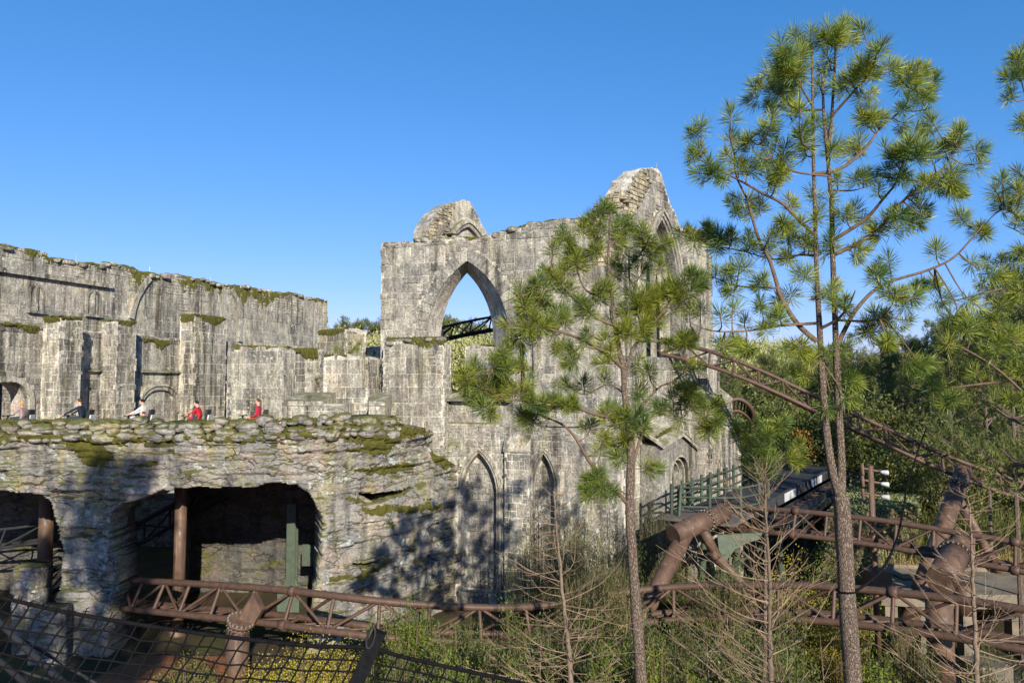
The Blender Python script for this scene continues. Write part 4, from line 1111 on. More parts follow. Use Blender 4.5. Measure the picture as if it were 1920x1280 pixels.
rock_moss([[(-40, 814), (120, 812), (300, 815), (520, 812), (600, 804), (600, 822), (470, 832), (300, 826), (150, 832), (-40, 830)],
           [(120, 826), (200, 830), (215, 850), (190, 880), (160, 872), (140, 850)], [(230, 870), (300, 862), (330, 868), (260, 880)],
           [(590, 800), (640, 790), (740, 776), (750, 795), (800, 804), (804, 830), (790, 815), (760, 822), (735, 838), (715, 846), (690, 836), (640, 824)],
           [(640, 838), (700, 834), (740, 842), (728, 852), (660, 848)], [(632, 878), (700, 874), (780, 868), (770, 880), (715, 892), (680, 886)],
           [(628, 934), (670, 930), (700, 944), (680, 946)], [(672, 952), (720, 946), (830, 944), (828, 956), (740, 962), (690, 968)], [(610, 1078), (670, 1072), (735, 1046), (738, 1056), (680, 1084), (620, 1088)],
           [(800, 806), (812, 846), (850, 866), (846, 880), (816, 872), (804, 850)], [(20, 905), (90, 900), (80, 912)]], 301)
rock_moss([[(300 + 37 * i % 520, 845 + (i * 53) % 150), (330 + 37 * i % 520, 843 + (i * 53) % 150), (325 + 37 * i % 520, 852 + (i * 53) % 150)] for i in range(16)], 341)
moss_px([(-20, 790), (120, 789), (250, 788), (400, 790), (520, 788), (640, 784)], lambda x: rockY(x) + .3, 500, (.5, .06), .2, 69, face)
# ------------------------------------------------------------------ coaster track
def track(name, label, knots, h=.95, w=.9, r=.12, step=1.7, mat='rust', rb=.055, tri=True, px_in=(-60, 1990)):
    K = [at(*k) for k in knots]; P = catmull(K, 10)
    c = sum(K, Vector()) / len(K)
    t = thing(name, label, 'coaster track', (c.x, c.y, 0))
    m = M[mat]
    side = []
    for i in range(len(P)):
        d = P[min(i + 1, len(P) - 1)] - P[max(i - 1, 0)]; s = Vector((-d.y, d.x, 0)).normalized()
        if s.y < 0: s = -s
        side.append(s)
    rows = [[p for p in P], [p + s * w for p, s in zip(P, side)], [p - Vector((0, 0, h)) for p in P], [p + s * w - Vector((0, 0, h)) for p, s in zip(P, side)]]
    if tri: rows[0] = [p + s * w * .5 for p, s in zip(P, side)]; rows[1] = rows[0]
    for k, nm in enumerate(('rail', 'rail', 'lower_chord', 'lower_chord')):
        if tri and k == 1: continue
        V, Fc = tube(rows[k], r if k < 2 else r * .95, 10); o = obj(nm, V, Fc, m, t, smooth=True)
    # braces at even steps
    ds_ = [0]
    for i in range(len(P) - 1): ds_.append(ds_[-1] + (P[i + 1] - P[i]).length)
    n = int(ds_[-1] / step)
    def pt(row, s):
        i = max(0, min(len(P) - 2, int(np.searchsorted(ds_, s)) - 1)); q = (s - ds_[i]) / max(ds_[i + 1] - ds_[i], 1e-6)
        return rows[row][i].lerp(rows[row][i + 1], q)
    for i in range(n):
        s0, s1 = i * step, (i + 1) * step; mid = (s0 + s1) / 2
        x = proj(pt(0, mid))[0]
        if not px_in[0] < x < px_in[1]: continue
        rod('vertical_brace', pt(0, s0), pt(2, s0), rb * 1.15, m, t, 8)
        rod('diagonal_brace', pt(0, s0), pt(2, s1), rb, m, t, 7) if i % 2 else rod('diagonal_brace', pt(2, s0), pt(0, s1), rb, m, t, 7)
        if not tri: rod('vertical_brace', pt(1, s0), pt(3, s0), rb, m, t, 7)
        rod('diagonal_brace', pt(1, s1), pt(3, s0), rb, m, t, 7)
        if not tri: rod('cross_tie', pt(0, s0), pt(1, s0), rb, m, t, 7)
        rod('cross_tie', pt(2, s0), pt(3, s0), rb, m, t, 7)
        rod('diagonal_brace', pt(2, s0), pt(3, s1), rb * .9, m, t, 6)
        if i % 6 == 3:      # bolted splice collar
            for row in (0, 2):
                a, b = pt(row, s0 - .12), pt(row, s0 + .12); rod('splice_collar', a, b, r * 1.5, m, t, 10)
    return t
track('coaster_track', 'brown lattice coaster track running low across the front of the cliff and bushes',
      [(120, 1076, 34), (215, 1090, 30.6), (330, 1098, 27.8), (480, 1109, 25.9), (610, 1123, 24.8), (720, 1135, 24.6), (860, 1144, 25), (960, 1146, 25.4), (1060, 1138, 26), (1200, 1113, 26.4), (1330, 1104, 26), (1500, 1103, 24.8), (1640, 1113, 23.6), (1800, 1131, 22.2), (1920, 1150, 21.2), (2080, 1178, 20)], h=1.0, r=.125, rb=.055)
track('coaster_track', 'brown lattice coaster track at mid height behind the tall pine, passing the lamp pole',
      [(1335, 948, 33.4), (1400, 955, 32), (1500, 962, 30.4), (1650, 979, 28.6), (1780, 1000, 27.2), (1920, 1023, 25.8), (2080, 1050, 24.5)], h=.88, r=.11, rb=.05, step=1.25)
track('coaster_track', 'brown lattice coaster track sloping down out of the gable window to the right',
      [(1236, 634, 37.4), (1300, 650, 36.8), (1360, 668, 36.2), (1445, 702, 35.6), (1535, 744, 35.2), (1661, 802, 34.6), (1724, 832, 34.2), (1808, 867, 33.6), (1920, 906, 33), (2060, 955, 32)], h=.74, r=.105, rb=.05, step=1.25)
track('coaster_track', 'dark lattice coaster track crossing inside the great pointed arch',
      [(640, 775, 40.6), (690, 705, 42.3), (715, 675, 43), (760, 642, 43.8), (815, 616, 43.8), (860, 604, 43), (920, 593, 42), (1000, 586, 41), (1100, 592, 39.9), (1180, 615, 38.6), (1225, 631, 37.8)], h=.75, w=.7, r=.075, rb=.04, mat='dark_metal', step=1.3)
track('coaster_track', 'dark lattice coaster track climbing inside the larger cave mouth',
      [(60, 1090, 34.2), (205, 1010, 34.4), (325, 946, 34.6), (420, 900, 34.8)], h=.95, w=1.0, r=.09, rb=.045, mat='dark_metal', tri=False)
track('coaster_track', 'dark lattice coaster track just visible inside the left cave mouth',
      [(-150, 1008, 33.8), (0, 995, 34), (62, 987, 34.2), (150, 975, 34.5)], h=.75, w=1.0, r=.07, rb=.04, mat='dark_metal')
# far pieces of track in the trees
t = thing('coaster_track', 'tight brown track loop turning beside the corner of the hall', 'coaster track', tuple(at(1390, 760, 44)))
L1 = [(1366, 752, 44), (1385, 748, 44), (1402, 757, 44), (1411, 772, 44.3), (1409, 790, 45)]
for off in (0, .7):
    P = catmull([at(*k) + Vector((off * .2, off, -off)) for k in L1], 6); V, Fc = tube(P, .13, 8); obj('rail', V, Fc, M['rust'], t, smooth=True)
P0_ = catmull([at(*k) for k in L1], 6)
for p in P0_[::2]: rod('cross_tie', p, p + Vector((.14, .7, -.7)), .06, M['rust'], t, 6)
t = thing('coaster_track', 'thin far coaster track glimpsed through the pine branches at right', 'coaster track', tuple(at(1740, 790, 60)))
a = [(1600, 800, 62), (1660, 785, 61), (1740, 780, 60), (1830, 784, 59)]
for dz in (0, -.75):
    P = [at(*k) + Vector((0, 0, dz)) for k in a]; V, Fc = tube(catmull(P, 4), .09, 6); obj('rail', V, Fc, M['rust'], t, smooth=True)
PP = catmull([at(*k) for k in a], 6)
for i, p in enumerate(PP[:-1]): rod('vertical_brace', p, p - Vector((0, 0, .75)), .04, M['rust'], t, 6)

# supports -------------------------------------------------------------------
def pipe(name, p, q, r, mat, parent, n=22):
    V, Fc = tube([p, q], r, n); o = obj(name, V, Fc, mat, parent)
    o.data.polygons.foreach_set('use_smooth', np.array([len(f) == 4 for f in Fc])); return o
def flange(p, axis, r, parent, nb=18, th=.05, mat='rust_pipe'):
    axis = Vector(axis).normalized(); p = Vector(p)
    f = pipe('flange', p - axis * th, p + axis * th, r * 1.22, M[mat], parent, 26)
    x = axis.cross(Vector((0, 0, 1))); x = x.normalized() if x.length > .05 else Vector((1, 0, 0)); y = axis.cross(x)
    for k in range(nb):
        an = 2 * math.pi * k / nb; c = p + (x * math.cos(an) + y * math.sin(an)) * r * 1.11
        rod('bolt', c - axis * (th + .07), c + axis * (th + .05), .03, M['bolt'], parent, 6)
s = thing('track_support', 'upright brown pipe support with bolted flange and gusset under the front track, behind the net', 'support column', tuple(at(440, 1185, 25.6)[:2]) + (0,))
b = at(446, 1182, 25.6); pipe('post', (b.x, b.y, 0), (b.x, b.y, b.z), .38, M['rust_pipe'], s)
ax = Vector((.35, -.25, 1)).normalized(); pipe('post_head', b - ax * .2, b + ax * .35, .38, M['rust_pipe'], s); flange(b + ax * .35, ax, .38, s)
g0, g1 = at(472, 1112, 25.6), at(455, 1172, 25.5)
pl = [at(474, 1112, 25.55), at(490, 1145, 25.5), at(476, 1168, 25.5), at(446, 1166, 25.55), at(456, 1140, 25.6)]
V = pl + [p + Vector((.05, .3, 0)) for p in pl]; obj('gusset_plate', V, [(4, 3, 2, 1, 0), (5, 6, 7, 8, 9)] + [(i, (i + 1) % 5, (i + 1) % 5 + 5, i + 5) for i in range(5)], M['rust_pipe'], s)
s = thing('track_support', 'thick brown T shaped pipe support with slanting legs beside the hall', 'support column', tuple(at(1230, 1120, 29)[:2]) + (0,))
a, b = at(1262, 1003, 28.6), at(1358, 960, 30.0); pipe('crossarm', a, b, .37, M['rust_pipe'], s); ax = b - a; flange(a.lerp(b, .66), ax, .37, s, 16)
k0 = a.lerp(b, .28); e = at(1218, 1130, 27.6); dirv = (e - k0).normalized(); pipe('leg', k0, k0 + dirv * ((k0.z - 0) / -dirv.z), .31, M['rust_pipe'], s)
k1 = a.lerp(b, .5); e = at(1345, 1045, 29.4); pipe('stub', k1, e, .2, M['rust_pipe'], s); e2 = at(1480, 1190, 30.5); dirv = (e2 - e).normalized(); pipe('leg', e - dirv * .4, e + dirv * ((e.z - 0) / -dirv.z), .18, M['rust_pipe'], s)
s = thing('track_support', 'tall slanting brown pipe support with bolted collar under the sloping track', 'support column', tuple(at(1700, 1150, 31)[:2]) + (0,))
a, b = at(1808, 880, 33.2), at(1735, 1080, 31.2); dirv = (b - a).normalized(); pipe('leg', a, a + dirv * (a.z / -dirv.z), .35, M['rust_pipe'], s); flange(a + dirv * .85, dirv, .35, s, 16)
c = a.lerp(b, .24); d = at(1872, 1070, 33.5); dv = (d - c).normalized(); pipe('leg', c, c + dv * (c.z / -dv.z), .19, M['rust_pipe'], s)
s = thing('track_support', 'wide sawn off brown pipe with ring of bolts on a column beside the concrete slab', 'support column', tuple(at(1757, 1105, 26)[:2]) + (0,))
a, b = at(1764, 1088, 25.0), at(1790, 1040, 26.6); ax = (b - a).normalized(); pipe('branch', a, b, .46, M['rust_pipe'], s); flange(b, ax, .46, s, 20); pipe('branch_neck', b, b + ax * 1.2, .4, M['rust_pipe'], s)
c = at(1760, 1110, 25.6); pipe('post', (c.x, c.y, 0), (c.x, c.y, c.z), .42, M['rust_pipe'], s); pipe('cap_plate', (c.x + .85, c.y, 2.9), (c.x + .85, c.y, 3.9), .3, M['rust'], s, 14)
box_ = Acc(); box_.box((c.x + 1.3, c.y - .3, .7), 1.1, 1.1, 1.5); box_.build('footing', M['concrete'], s)
for px, Y, r_, zt, lab, mt in ((338, 31.7, .24, zdeck - .95, 'rust brown round column inside the larger cave mouth', 'rust_pipe'), (86, 33.4, .3, zdeck - .9, 'rust brown round column inside the left cave mouth', 'rust_pipe')):
    a = at(px, 1000, Y); s = thing('cave_column', lab, 'support column', (a.x, a.y, 0)); pipe('post', (a.x, a.y, -.2), (a.x, a.y, zt), r_, M[mt], s); pipe('base_ring', (a.x, a.y, 0), (a.x, a.y, .5), r_ * 1.35, M[mt], s)
a = at(547, 1080, 35.2); s = thing('cave_column', 'green painted steel column on a wide foot at the right of the cave', 'support column', (a.x, a.y, 0))
A_ = Acc(); A_.box((a.x, a.y - .2, 3.0), .42, .05, 4.2); A_.box((a.x, a.y + .2, 3.0), .42, .05, 4.2); A_.box((a.x, a.y, 3.0), .05, .36, 4.2); A_.build('post', M['green_steel'], s)
A_ = Acc(); A_.box((a.x, a.y, .55), 1.0, 1.0, 1.1); A_.build('foot', M['green_steel'], s)
for sx_ in (-.36, .36):
    V = [(a.x + sx_ * .45, a.y - .16, 1.9), (a.x + sx_ * 1.2, a.y - .16, 1.1), (a.x + sx_ * .45, a.y - .16, 1.1)]; V += [(x, y + .05, z) for x, y, z in V]
    obj('gusset_plate', V, [(0, 1, 2), (5, 4, 3), (0, 3, 4, 1), (1, 4, 5, 2), (2, 5, 3, 0)], M['green_steel'], s)
A_ = Acc(); A_.box((a.x + .75, a.y + .6, 2.6), .9, .1, 1.0); A_.build('bracket_plate', M['green_steel'], s)

# ------------------------------------------------------------------ trestle with walkway
tdir = Vector((.54, .84, 0)).normalized(); tl = Vector((-tdir.y, tdir.x, 0)); tr0 = Vector((11.2, 32.2, H - 5.35))
tre = thing('trestle_bridge', 'dark launch track trestle with walkway leading away from the hall door', 'bridge', (tr0.x, tr0.y, 0))
def tp(s, l, z=0): return tr0 + tdir * s + tl * l + Vector((0, 0, z))
def tbox(name, s0, s1, l0, l1, z0, z1, mat, parent=tre):
    V = [tp(s, l, z) for z in (z0, z1) for s, l in ((s0, l0), (s1, l0), (s1, l1), (s0, l1))]
    return obj(name, V, [(3, 2, 1, 0), (4, 5, 6, 7), (0, 1, 5, 4), (1, 2, 6, 5), (2, 3, 7, 6), (3, 0, 4, 7)], mat, parent)
for i in range(34): tbox('deck_plank', i * 1.1 + .01, (i + 1) * 1.1 - .02, .75, 3.6, -.1, .0, M['deck'])
tbox('side_beam', -.5, 37, .55, .73, -.15, .32, M['deck']); tbox('track_bed', -.5, 37, -.35, .53, -.5, -.38, M['dark_metal'])
tbox('rail', -.5, 37, -.42, -.3, -.45, -.2, M['dark_metal']); tbox('rail', -.5, 37, .3, .4, -.37, -.22, M['dark_metal'])
tbox('edge_beam', -.5, 37, -.62, -.46, -.75, -.45, M['dark_metal']); tbox('edge_beam', -.5, 37, 3.55, 3.75, -.5, -.12, M['grey_wood'])
for i in range(40): tbox('sleeper', i * .9, i * .9 + .14, -.28, .28, -.376, -.3, M['rust'])
for s0, s1 in ((4.2, 6.6), (10.6, 11.7), (12.1, 13.4), (17.2, 18.6)): tbox('white_panel', s0, s1, .53, .548, -.12, .28, M['white'])
for i in range(7):
    for l in (.2, 3.3):
        a = tp(i * 5.5 + 1, l, -.5); rod('trestle_leg', a, Vector((a.x + (.5 if l < 1 else -.5) * tl.x * -1, a.y, 0)), .16, M['green_wood'], tre, 8)
    a, b = tp(i * 5.5 + 1, .2, -1.2), tp(i * 5.5 + 1, 3.3, -3.6); rod('cross_brace', a, b, .09, M['green_wood'], tre, 6)
fen = thing('timber_fence', 'green weathered timber fence along the trestle walkway by the hall', 'fence', tuple(tp(0, 3.7)))
for i in range(22):
    s_ = i * 1.3 - 2.5
    a = tp(s_, 3.66, -.2); rod('post', a, a + Vector((.02, 0, 1.45)), .075, M['green_wood'], fen, 6)
    if i < 21:
        for z in (.25, .65, 1.05): rod('rail', tp(s_, 3.6, z + .02 * (i % 3)), tp(s_ + 1.34, 3.6, z + .02 * ((i + 1) % 3)), .055, M['green_wood'], fen, 5)
fen2 = thing('timber_fence', 'short run of green timber fence crossing in front of the hall doorway', 'fence', tuple(tp(-2, 1.5)))
A2 = [tp(-2.3, 3.4), tp(-1.9, 2.2), tp(-1.2, 1.1), tp(.4, .75), tp(2, .75)]
for i, a in enumerate(A2):
    rod('post', a - Vector((0, 0, .2)), a + Vector((0, 0, 1.2)), .075, M['green_wood'], fen2, 6)
    if i:
        for z in (.3, .7, 1.1): rod('rail', A2[i - 1] + Vector((0, 0, z)), a + Vector((0, 0, z)), .05, M['green_wood'], fen2, 5)
rod('strut', tp(-2.9, 3.2, -.3), tp(-2.3, 3.3, 1.2), .07, M['green_wood'], fen2, 6)
tbox('landing', -3.4, -.02, .75, 3.9, -.14, -.02, M['grey_wood'])
# green steel arch girder under the trestle
gi = thing('arched_girder', 'green arched steel girder below the start of the trestle', 'girder', tuple(at(1390, 1030, 31.5)[:2]) + (0,))
pts = [(1345, 1003), (1430, 998), (1425, 1010), (1400, 1018), (1378, 1030), (1362, 1050), (1350, 1052)]
V = [at(x, y, 31.4) for x, y in pts]; V += [v + Vector((.1, .25, 0)) for v in V]; n = len(pts)
obj('web_plate', V, [tuple(range(n))[::-1], tuple(range(n, 2 * n))] + [(i, (i + 1) % n, (i + 1) % n + n, i + n) for i in range(n)], M['green_steel'], gi)
for k in range(3): rod('post', at(1352 + k * 5, 1020, 31.5), Vector((at(1352 + k * 5, 1020, 31.5).x, 31.5, 0)), .05, M['green_steel'], gi, 6)

# ------------------------------------------------------------------ lamp pole, concrete slab
a = at(1643, 1062, 29.6); lp_ = thing('lamp_pole', 'brown pole with brackets and three small white floodlights', 'lamp post', (a.x, a.y, 0))
tpz = at(1636, 872, 29.6).z
pipe('pole', (a.x, a.y, 0), (a.x - .12, a.y, tpz), .11, M['rust_pipe'], lp_, 12); A_ = Acc(); A_.box((a.x, a.y, at(1643, 1070, 29.6).z - .35), .8, .8, .8); A_.build('base_block', M['rust'], lp_)
for y in (876, 898, 922):
    z = at(1640, y + 8, 29.6).z
    rod('bracket', (a.x - .5, a.y, z + .15), (a.x + .3, a.y, z), .05, M['rust_pipe'], lp_, 6); rod('clamp', (a.x - .45, a.y, z + .3), (a.x - .42, a.y, z - .12), .07, M['rust_pipe'], lp_, 8)
    A_ = Acc(); V, Fc = tube([(a.x + .22, a.y - .08, z), (a.x + .28, a.y - .1, z), (a.x + .46, a.y - .16, z - .02), (a.x + .5, a.y - .17, z - .02)], [.04, .07, .10, .09], 12); A_.add((V, Fc)); A_.build('floodlight', M['white'], lp_, True)
cs_ = thing('concrete_slab', 'raised stained concrete slab on stub piers right of the tall pine', 'concrete slab', tuple(at(1760, 1110, 31)[:2]) + (0,))
c0 = [at(1652, 1108, 30.5), at(1672, 1068, 34.5), at(1925, 1090, 33.5), at(2100, 1140, 30), at(1800, 1126, 30)]
zs = at(1652, 1108, 30.5).z
V = [(v.x, v.y, zs) for v in c0]; V += [(x, y, z - .55) for x, y, z in V]
obj('slab', V, [(4, 3, 2, 1, 0), (5, 6, 7, 8, 9)] + [(i, (i + 1) % 5, (i + 1) % 5 + 5, i + 5) for i in range(5)], M['concrete'], cs_)
for (x, y, Y) in ((1665, 1120, 30.8), (1730, 1125, 30.6), (1810, 1130, 30.6), (1900, 1130, 30.8)):
    p = at(x, y, Y); A_ = Acc(); A_.box((p.x, p.y, (zs - .55) / 2 - .2), .5, .5, zs - .55 + .4); A_.build('stub_pier', M['concrete'], cs_)
for (i, j) in ((0, 1), (1, 2)):
    p, q = Vector(V[i]), Vector(V[j]); d = (q - p).normalized(); nrm = Vector((-d.y, d.x, 0)) * .12
    vv = [p - nrm, q - nrm, q + nrm, p + nrm]; vv = [v + Vector((0, 0, .003)) for v in vv] + [v + Vector((0, 0, .16)) for v in vv]
    obj('upstand', vv, [(3, 2, 1, 0), (4, 5, 6, 7), (0, 1, 5, 4), (1, 2, 6, 5), (2, 3, 7, 6), (3, 0, 4, 7)], M['concrete'], cs_)
p = at(1705, 1078, 32.6); A_ = Acc(); A_.box((p.x, p.y, zs + .04), 1.0, .8, .08); A_.build('rust_hatch', M['rust'], cs_)
p = at(1668, 1100, 31); A_ = Acc(); A_.box((p.x + .3, p.y + .6, zs + .02), .5, .5, .04); A_.build('rust_hatch', M['rust'], cs_)
# pale rocks on the far bank, and a dark boulder in place of an animal-like head
for px, py, Y, s_, lab, mt in ((1815, 805, 52, 3.2, 'pale upright rock outcrop among the far trees at right', 'cobble'), (1850, 830, 50, 2.2, 'low pale boulder below the far rock outcrop', 'cobble'), (1882, 828, 49, 1.7, 'dark brown boulder on the far bank beside the pale rocks', 'soil'), (1912, 850, 49, 1.5, 'small pale boulder at the right edge of the far bank', 'cobble')):
    c = at(px, py, Y)
    o = bpy.data.objects.new('boulder', stone_mesh(int(px), M[mt], 3)); link(o)
    o.location = (c.x, c.y, c.z - s_ * .3); o.scale = (s_, s_ * .8, s_ * (1.8 if px == 1815 else .9)); tag(o, lab, 'rock')
# ------------------------------------------------------------------ riders on the train behind the parapet
M['skin'] = mat_plain('skin', (.62, .36, .25), (.55, .31, .21), .55, 8, .3, 0, 0, .02, 0)
def cloth(n, c): return mat_plain(n, c, tuple(x * .75 for x in c), .85, 9, .15, 0, .3, .01, 0)
M['navy'] = cloth('navy_jacket', (.022, .028, .045)); M['red'] = cloth('red_shirt', (.5, .025, .04)); M['crimson'] = cloth('crimson_shirt', (.42, .03, .06))
M['whitec'] = cloth('white_shirt', (.75, .73, .7)); M['mauve'] = cloth('mauve_top', (.36, .25, .25)); M['jeans'] = cloth('dark_jeans', (.04, .05, .08))
M['hair_brown'] = cloth('brown_hair', (.10, .05, .028)); M['hair_dark'] = cloth('dark_hair', (.02, .014, .012)); M['hair_blond'] = cloth('blond_hair', (.48, .28, .13)); M['hair_red'] = cloth('auburn_hair', (.16, .05, .025))
M['eye'] = mat_plain('eye', (.02, .015, .012), (.02, .015, .012), .2, 5, .5, 0, 0, .02, 0)
M['vinyl'] = mat_plain('black_seat_vinyl', (.02, .02, .022), (.03, .03, .032), .4, 8, .4)
def person(label, loc, shirt, hair, arms, lean=0.0, scale=1.0, long_hair=False, group='riders on the coaster train'):
    """seated rider facing -X; arms: list of (elbow, wrist) in local coordinates for left and right"""
    J = []; E = []; Rd = []
    def add(p, r, par=None):
        J.append(p); Rd.append(r); i = len(J) - 1
        if par is not None: E.append((par, i))
        return i
    L = lambda x, z: x - lean * z
    pel = add((0, 0, .12), (.16, .13)); wa = add((L(.02, .28), 0, .28), (.14, .115), pel); ch = add((L(.02, .47), 0, .47), (.165, .12), wa); nb = add((L(.01, .58), 0, .585), (.07, .065), ch)
    nk = add((L(0, .64), 0, .645), (.055, .055), nb); hx = L(-.02, .74)
    jaw = add((hx - .02, 0, .70), (.062, .07), nk); hd = add((hx, 0, .775), (.082, .098), jaw); tp_ = add((hx + .012, 0, .85), (.058, .07), hd)
    ns = add((hx - .105, 0, .755), (.012, .014), jaw)
    hands = []
    for k, sgn in enumerate((-1, 1)):
        sh = add((L(.02, .54), sgn * .18, .535), (.062, .06), ch)
        el, wr = arms[k]
        e_ = add(el, (.046, .046), sh); w_ = add(wr, (.032, .03), e_)
        d = (Vector(wr) - Vector(el)).normalized(); pm = Vector(wr) + d * .08; pa = add(tuple(pm), (.036, .024), w_); hands.append(pm)
        for f in range(4):
            c = pm + d * (.07 + .012 * (f in (1, 2))) + Vector((0, (f - 1.5) * .02, -.015)); add(tuple(c), (.0095, .0095), pa)
        add(tuple(pm + Vector((0, -sgn * .045, .01)) + d * .02), (.011, .011), pa)
        hp = add((-.06, sgn * .1, .10), (.095, .09), pel); kn = add((-.45, sgn * .16, .14), (.065, .065), hp); an = add((-.36, sgn * .17, -.28), (.045, .045), kn); add((-.5, sgn * .17, -.33), (.04, .035), an)
    me = bpy.data.meshes.new('body'); me.from_pydata(J, E, []); ob = bpy.data.objects.new('body_tmp', me); COL.objects.link(ob)
    md = ob.modifiers.new('s', 'SKIN'); md.use_smooth_shade = True
    for i, sv in enumerate(me.skin_vertices[0].data): sv.radius = Rd[i]; sv.use_root = (i == 0)
    ob.modifiers.new('d', 'SUBSURF').levels = 2
    dg = bpy.context.evaluated_depsgraph_get(); ev = ob.evaluated_get(dg); m2 = bpy.data.meshes.new_from_object(ev)
    bpy.data.objects.remove(ob); 
    m2.materials.clear()
    for x in (M[shirt], M['skin'], M['jeans']): m2.materials.append(x)
    for p in m2.polygons:
        c = p.center; k = 0
        if c.z > .60 and abs(c.y) < .12 and abs(c.x - L(0, .7)) < .2: k = 1
        elif min((Vector(c) - h).length for h in hands) < .1: k = 1
        elif c.z < .2 and c.x < -.05 and min((Vector(c) - h).length for h in hands) > .3: k = 2
        elif c.z < .05: k = 2
        p.material_index = k; p.use_smooth = True
    root = bpy.data.objects.new('person', m2); root['_w'] = [float(x) for x in loc]; COL.objects.link(root)
    tag(root, label, 'person', group); root.location = loc; root.scale = (scale,) * 3
    # hair cap
    bm = bmesh.new(); bmesh.ops.create_uvsphere(bm, u_segments=18, v_segments=12, radius=1)
    c0 = Vector((hx + .012, 0, .79))
    dele = [v for v in bm.verts if (v.co.x < -.35 and v.co.z < .45) or v.co.z < (-.95 if long_hair else -.35)]
    bmesh.ops.delete(bm, geom=dele, context='VERTS')
    for v in bm.verts:
        s_ = 1 + .06 * math.sin(v.co.x * 9 + v.co.y * 7) ; v.co = Vector((v.co.x * .105 * s_ + .008, v.co.y * .092 * s_, v.co.z * (.10 if not long_hair or v.co.z > 0 else .2) * s_)) + c0
    hm = bpy.data.meshes.new('hair'); bm.to_mesh(hm); bm.free(); hm.materials.append(M[hair])
    for p in hm.polygons: p.use_smooth = True
    ho = bpy.data.objects.new('hair', hm); COL.objects.link(ho); ho.parent = root
    so = ho.modifiers.new('t', 'SOLIDIFY'); so.thickness = .012
    for sgn in (-1, 1):
        V, Fc = tube([(hx - .082, sgn * .032, .785), (hx - .094, sgn * .032, .785)], .011, 6); eo = bpy.data.objects.new('eye', mesh_np('eye', V, Fc, M['eye'])); COL.objects.link(eo); eo.parent = root
        V, Fc = tube([(hx + .005, sgn * .085, .745), (hx + .012, sgn * .1, .765), (hx + .005, sgn * .09, .79)], [.01, .014, .01], 6); eo = bpy.data.objects.new('ear', mesh_np('ear', V, Fc, M['skin'])); COL.objects.link(eo); eo.parent = root
    return root
YR = 31.3
def bike(px, label, seat_z):
    c = at(px, 770, YR); t = thing('coaster_motorbike', label, 'coaster car', (c.x, c.y, seat_z - .8), 'motorbike cars of the coaster train')
    x, y, z = c.x, c.y, seat_z
    def ell(cx, cy, cz, rx, ry, rz, mat, nm, sub=2):
        bm = bmesh.new(); bmesh.ops.create_icosphere(bm, subdivisions=sub, radius=1); V = [(v.co.x * rx + cx, v.co.y * ry + cy, v.co.z * rz + cz) for v in bm.verts]; Fc = [tuple(q.index for q in f.verts) for f in bm.faces]; bm.free(); obj(nm, V, Fc, mat, t, smooth=True)
    ell(x - .35, y, z - .12, .6, .2, .18, M['vinyl'], 'tank'); ell(x + .12, y, z - .03, .3, .22, .09, M['vinyl'], 'seat'); ell(x - .3, y, z - .45, .7, .22, .25, M['dark_metal'], 'engine')
    A_ = Acc(); A_.box((x + .30, y, z + .22), .1, .36, .5, 0, Matrix.Rotation(.18, 3, 'Y')); A_.build('backrest', M['vinyl'], t)
    A_ = Acc(); A_.box((x + .375, y, z + .14), .05, .3, .22, 0, Matrix.Rotation(.18, 3, 'Y')); A_.build('backrest_shell', M['white'], t)
    rod('handlebar', (x - .62, y - .4, z + .22), (x - .62, y + .4, z + .22), .022, M['dark_metal'], t, 8); rod('fork', (x - .62, y, z + .22), (x - .85, y, z - .5), .035, M['dark_metal'], t, 8)
    for dx in (-.85, .7):
        V, Fc = [], []
        ring = [(x + dx + .28 * math.cos(a), y, z - .5 + .28 * math.sin(a)) for a in np.linspace(0, 2 * math.pi, 17)]
        V, Fc = tube(ring, .06, 8, False); obj('wheel', V, Fc, M['vinyl'], t, smooth=True)
    A_ = Acc(); A_.box((x, y, z - .72), 2.1, .7, .12); A_.build('chassis', M['dark_metal'], t)
sz = H - 1.40
fwd = [((-.24, -.2, .38), (-.46, -.22, .28)), ((-.24, .2, .38), (-.46, .22, .28))]
reach = [((-.34, -.22, .40), (-.62, -.26, .24)), ((-.34, .22, .40), (-.62, .26, .24))]
up = [((-.27, -.2, .30), (-.38, -.14, .52)), ((-.27, .2, .30), (-.38, .12, .52))]
low = [((.0, -.22, .22), (-.26, -.2, .16)), ((.0, .22, .22), (-.26, .2, .16))]
def rp(px, py): c = at(px, py, YR); return (c.x, c.y, sz)
person('rider with blond hair in a mauve top raising both hands', rp(44, 770), 'mauve', 'hair_blond', up, .12, .95, True)
person('rider in a navy jacket stretching his arms out to the handlebars', rp(156, 770), 'navy', 'hair_brown', reach, .22, 1.05)
person('rider in a white shirt with short dark hair', rp(270, 770), 'whitec', 'hair_dark', fwd, .1, 1.03)
person('rider in a bright red shirt leaning forward, fourth from left', rp(376, 770), 'red', 'hair_dark', fwd, .25, .95)
person('rider in a crimson shirt sitting upright at the rear of the train', rp(484, 770), 'crimson', 'hair_brown', low, .0, 1.05)
c = at(272, 776, YR - .75); person('small auburn haired rider in the sidecar below the white shirted rider', (c.x, c.y, sz - .33), 'navy', 'hair_red', fwd, .1, .85)
for px, lab in ((44, 'motorbike car under the blond rider raising both hands'), (156, 'motorbike car under the rider in the navy jacket'), (270, 'motorbike car under the rider in the white shirt'), (376, 'motorbike car under the leaning red shirted rider'), (484, 'rearmost motorbike car under the crimson shirted rider')): bike(px, lab, sz)
trk = thing('train_rails', 'steel rails behind the cobble parapet carrying the riders', 'coaster track', (-12, YR, zdeck))
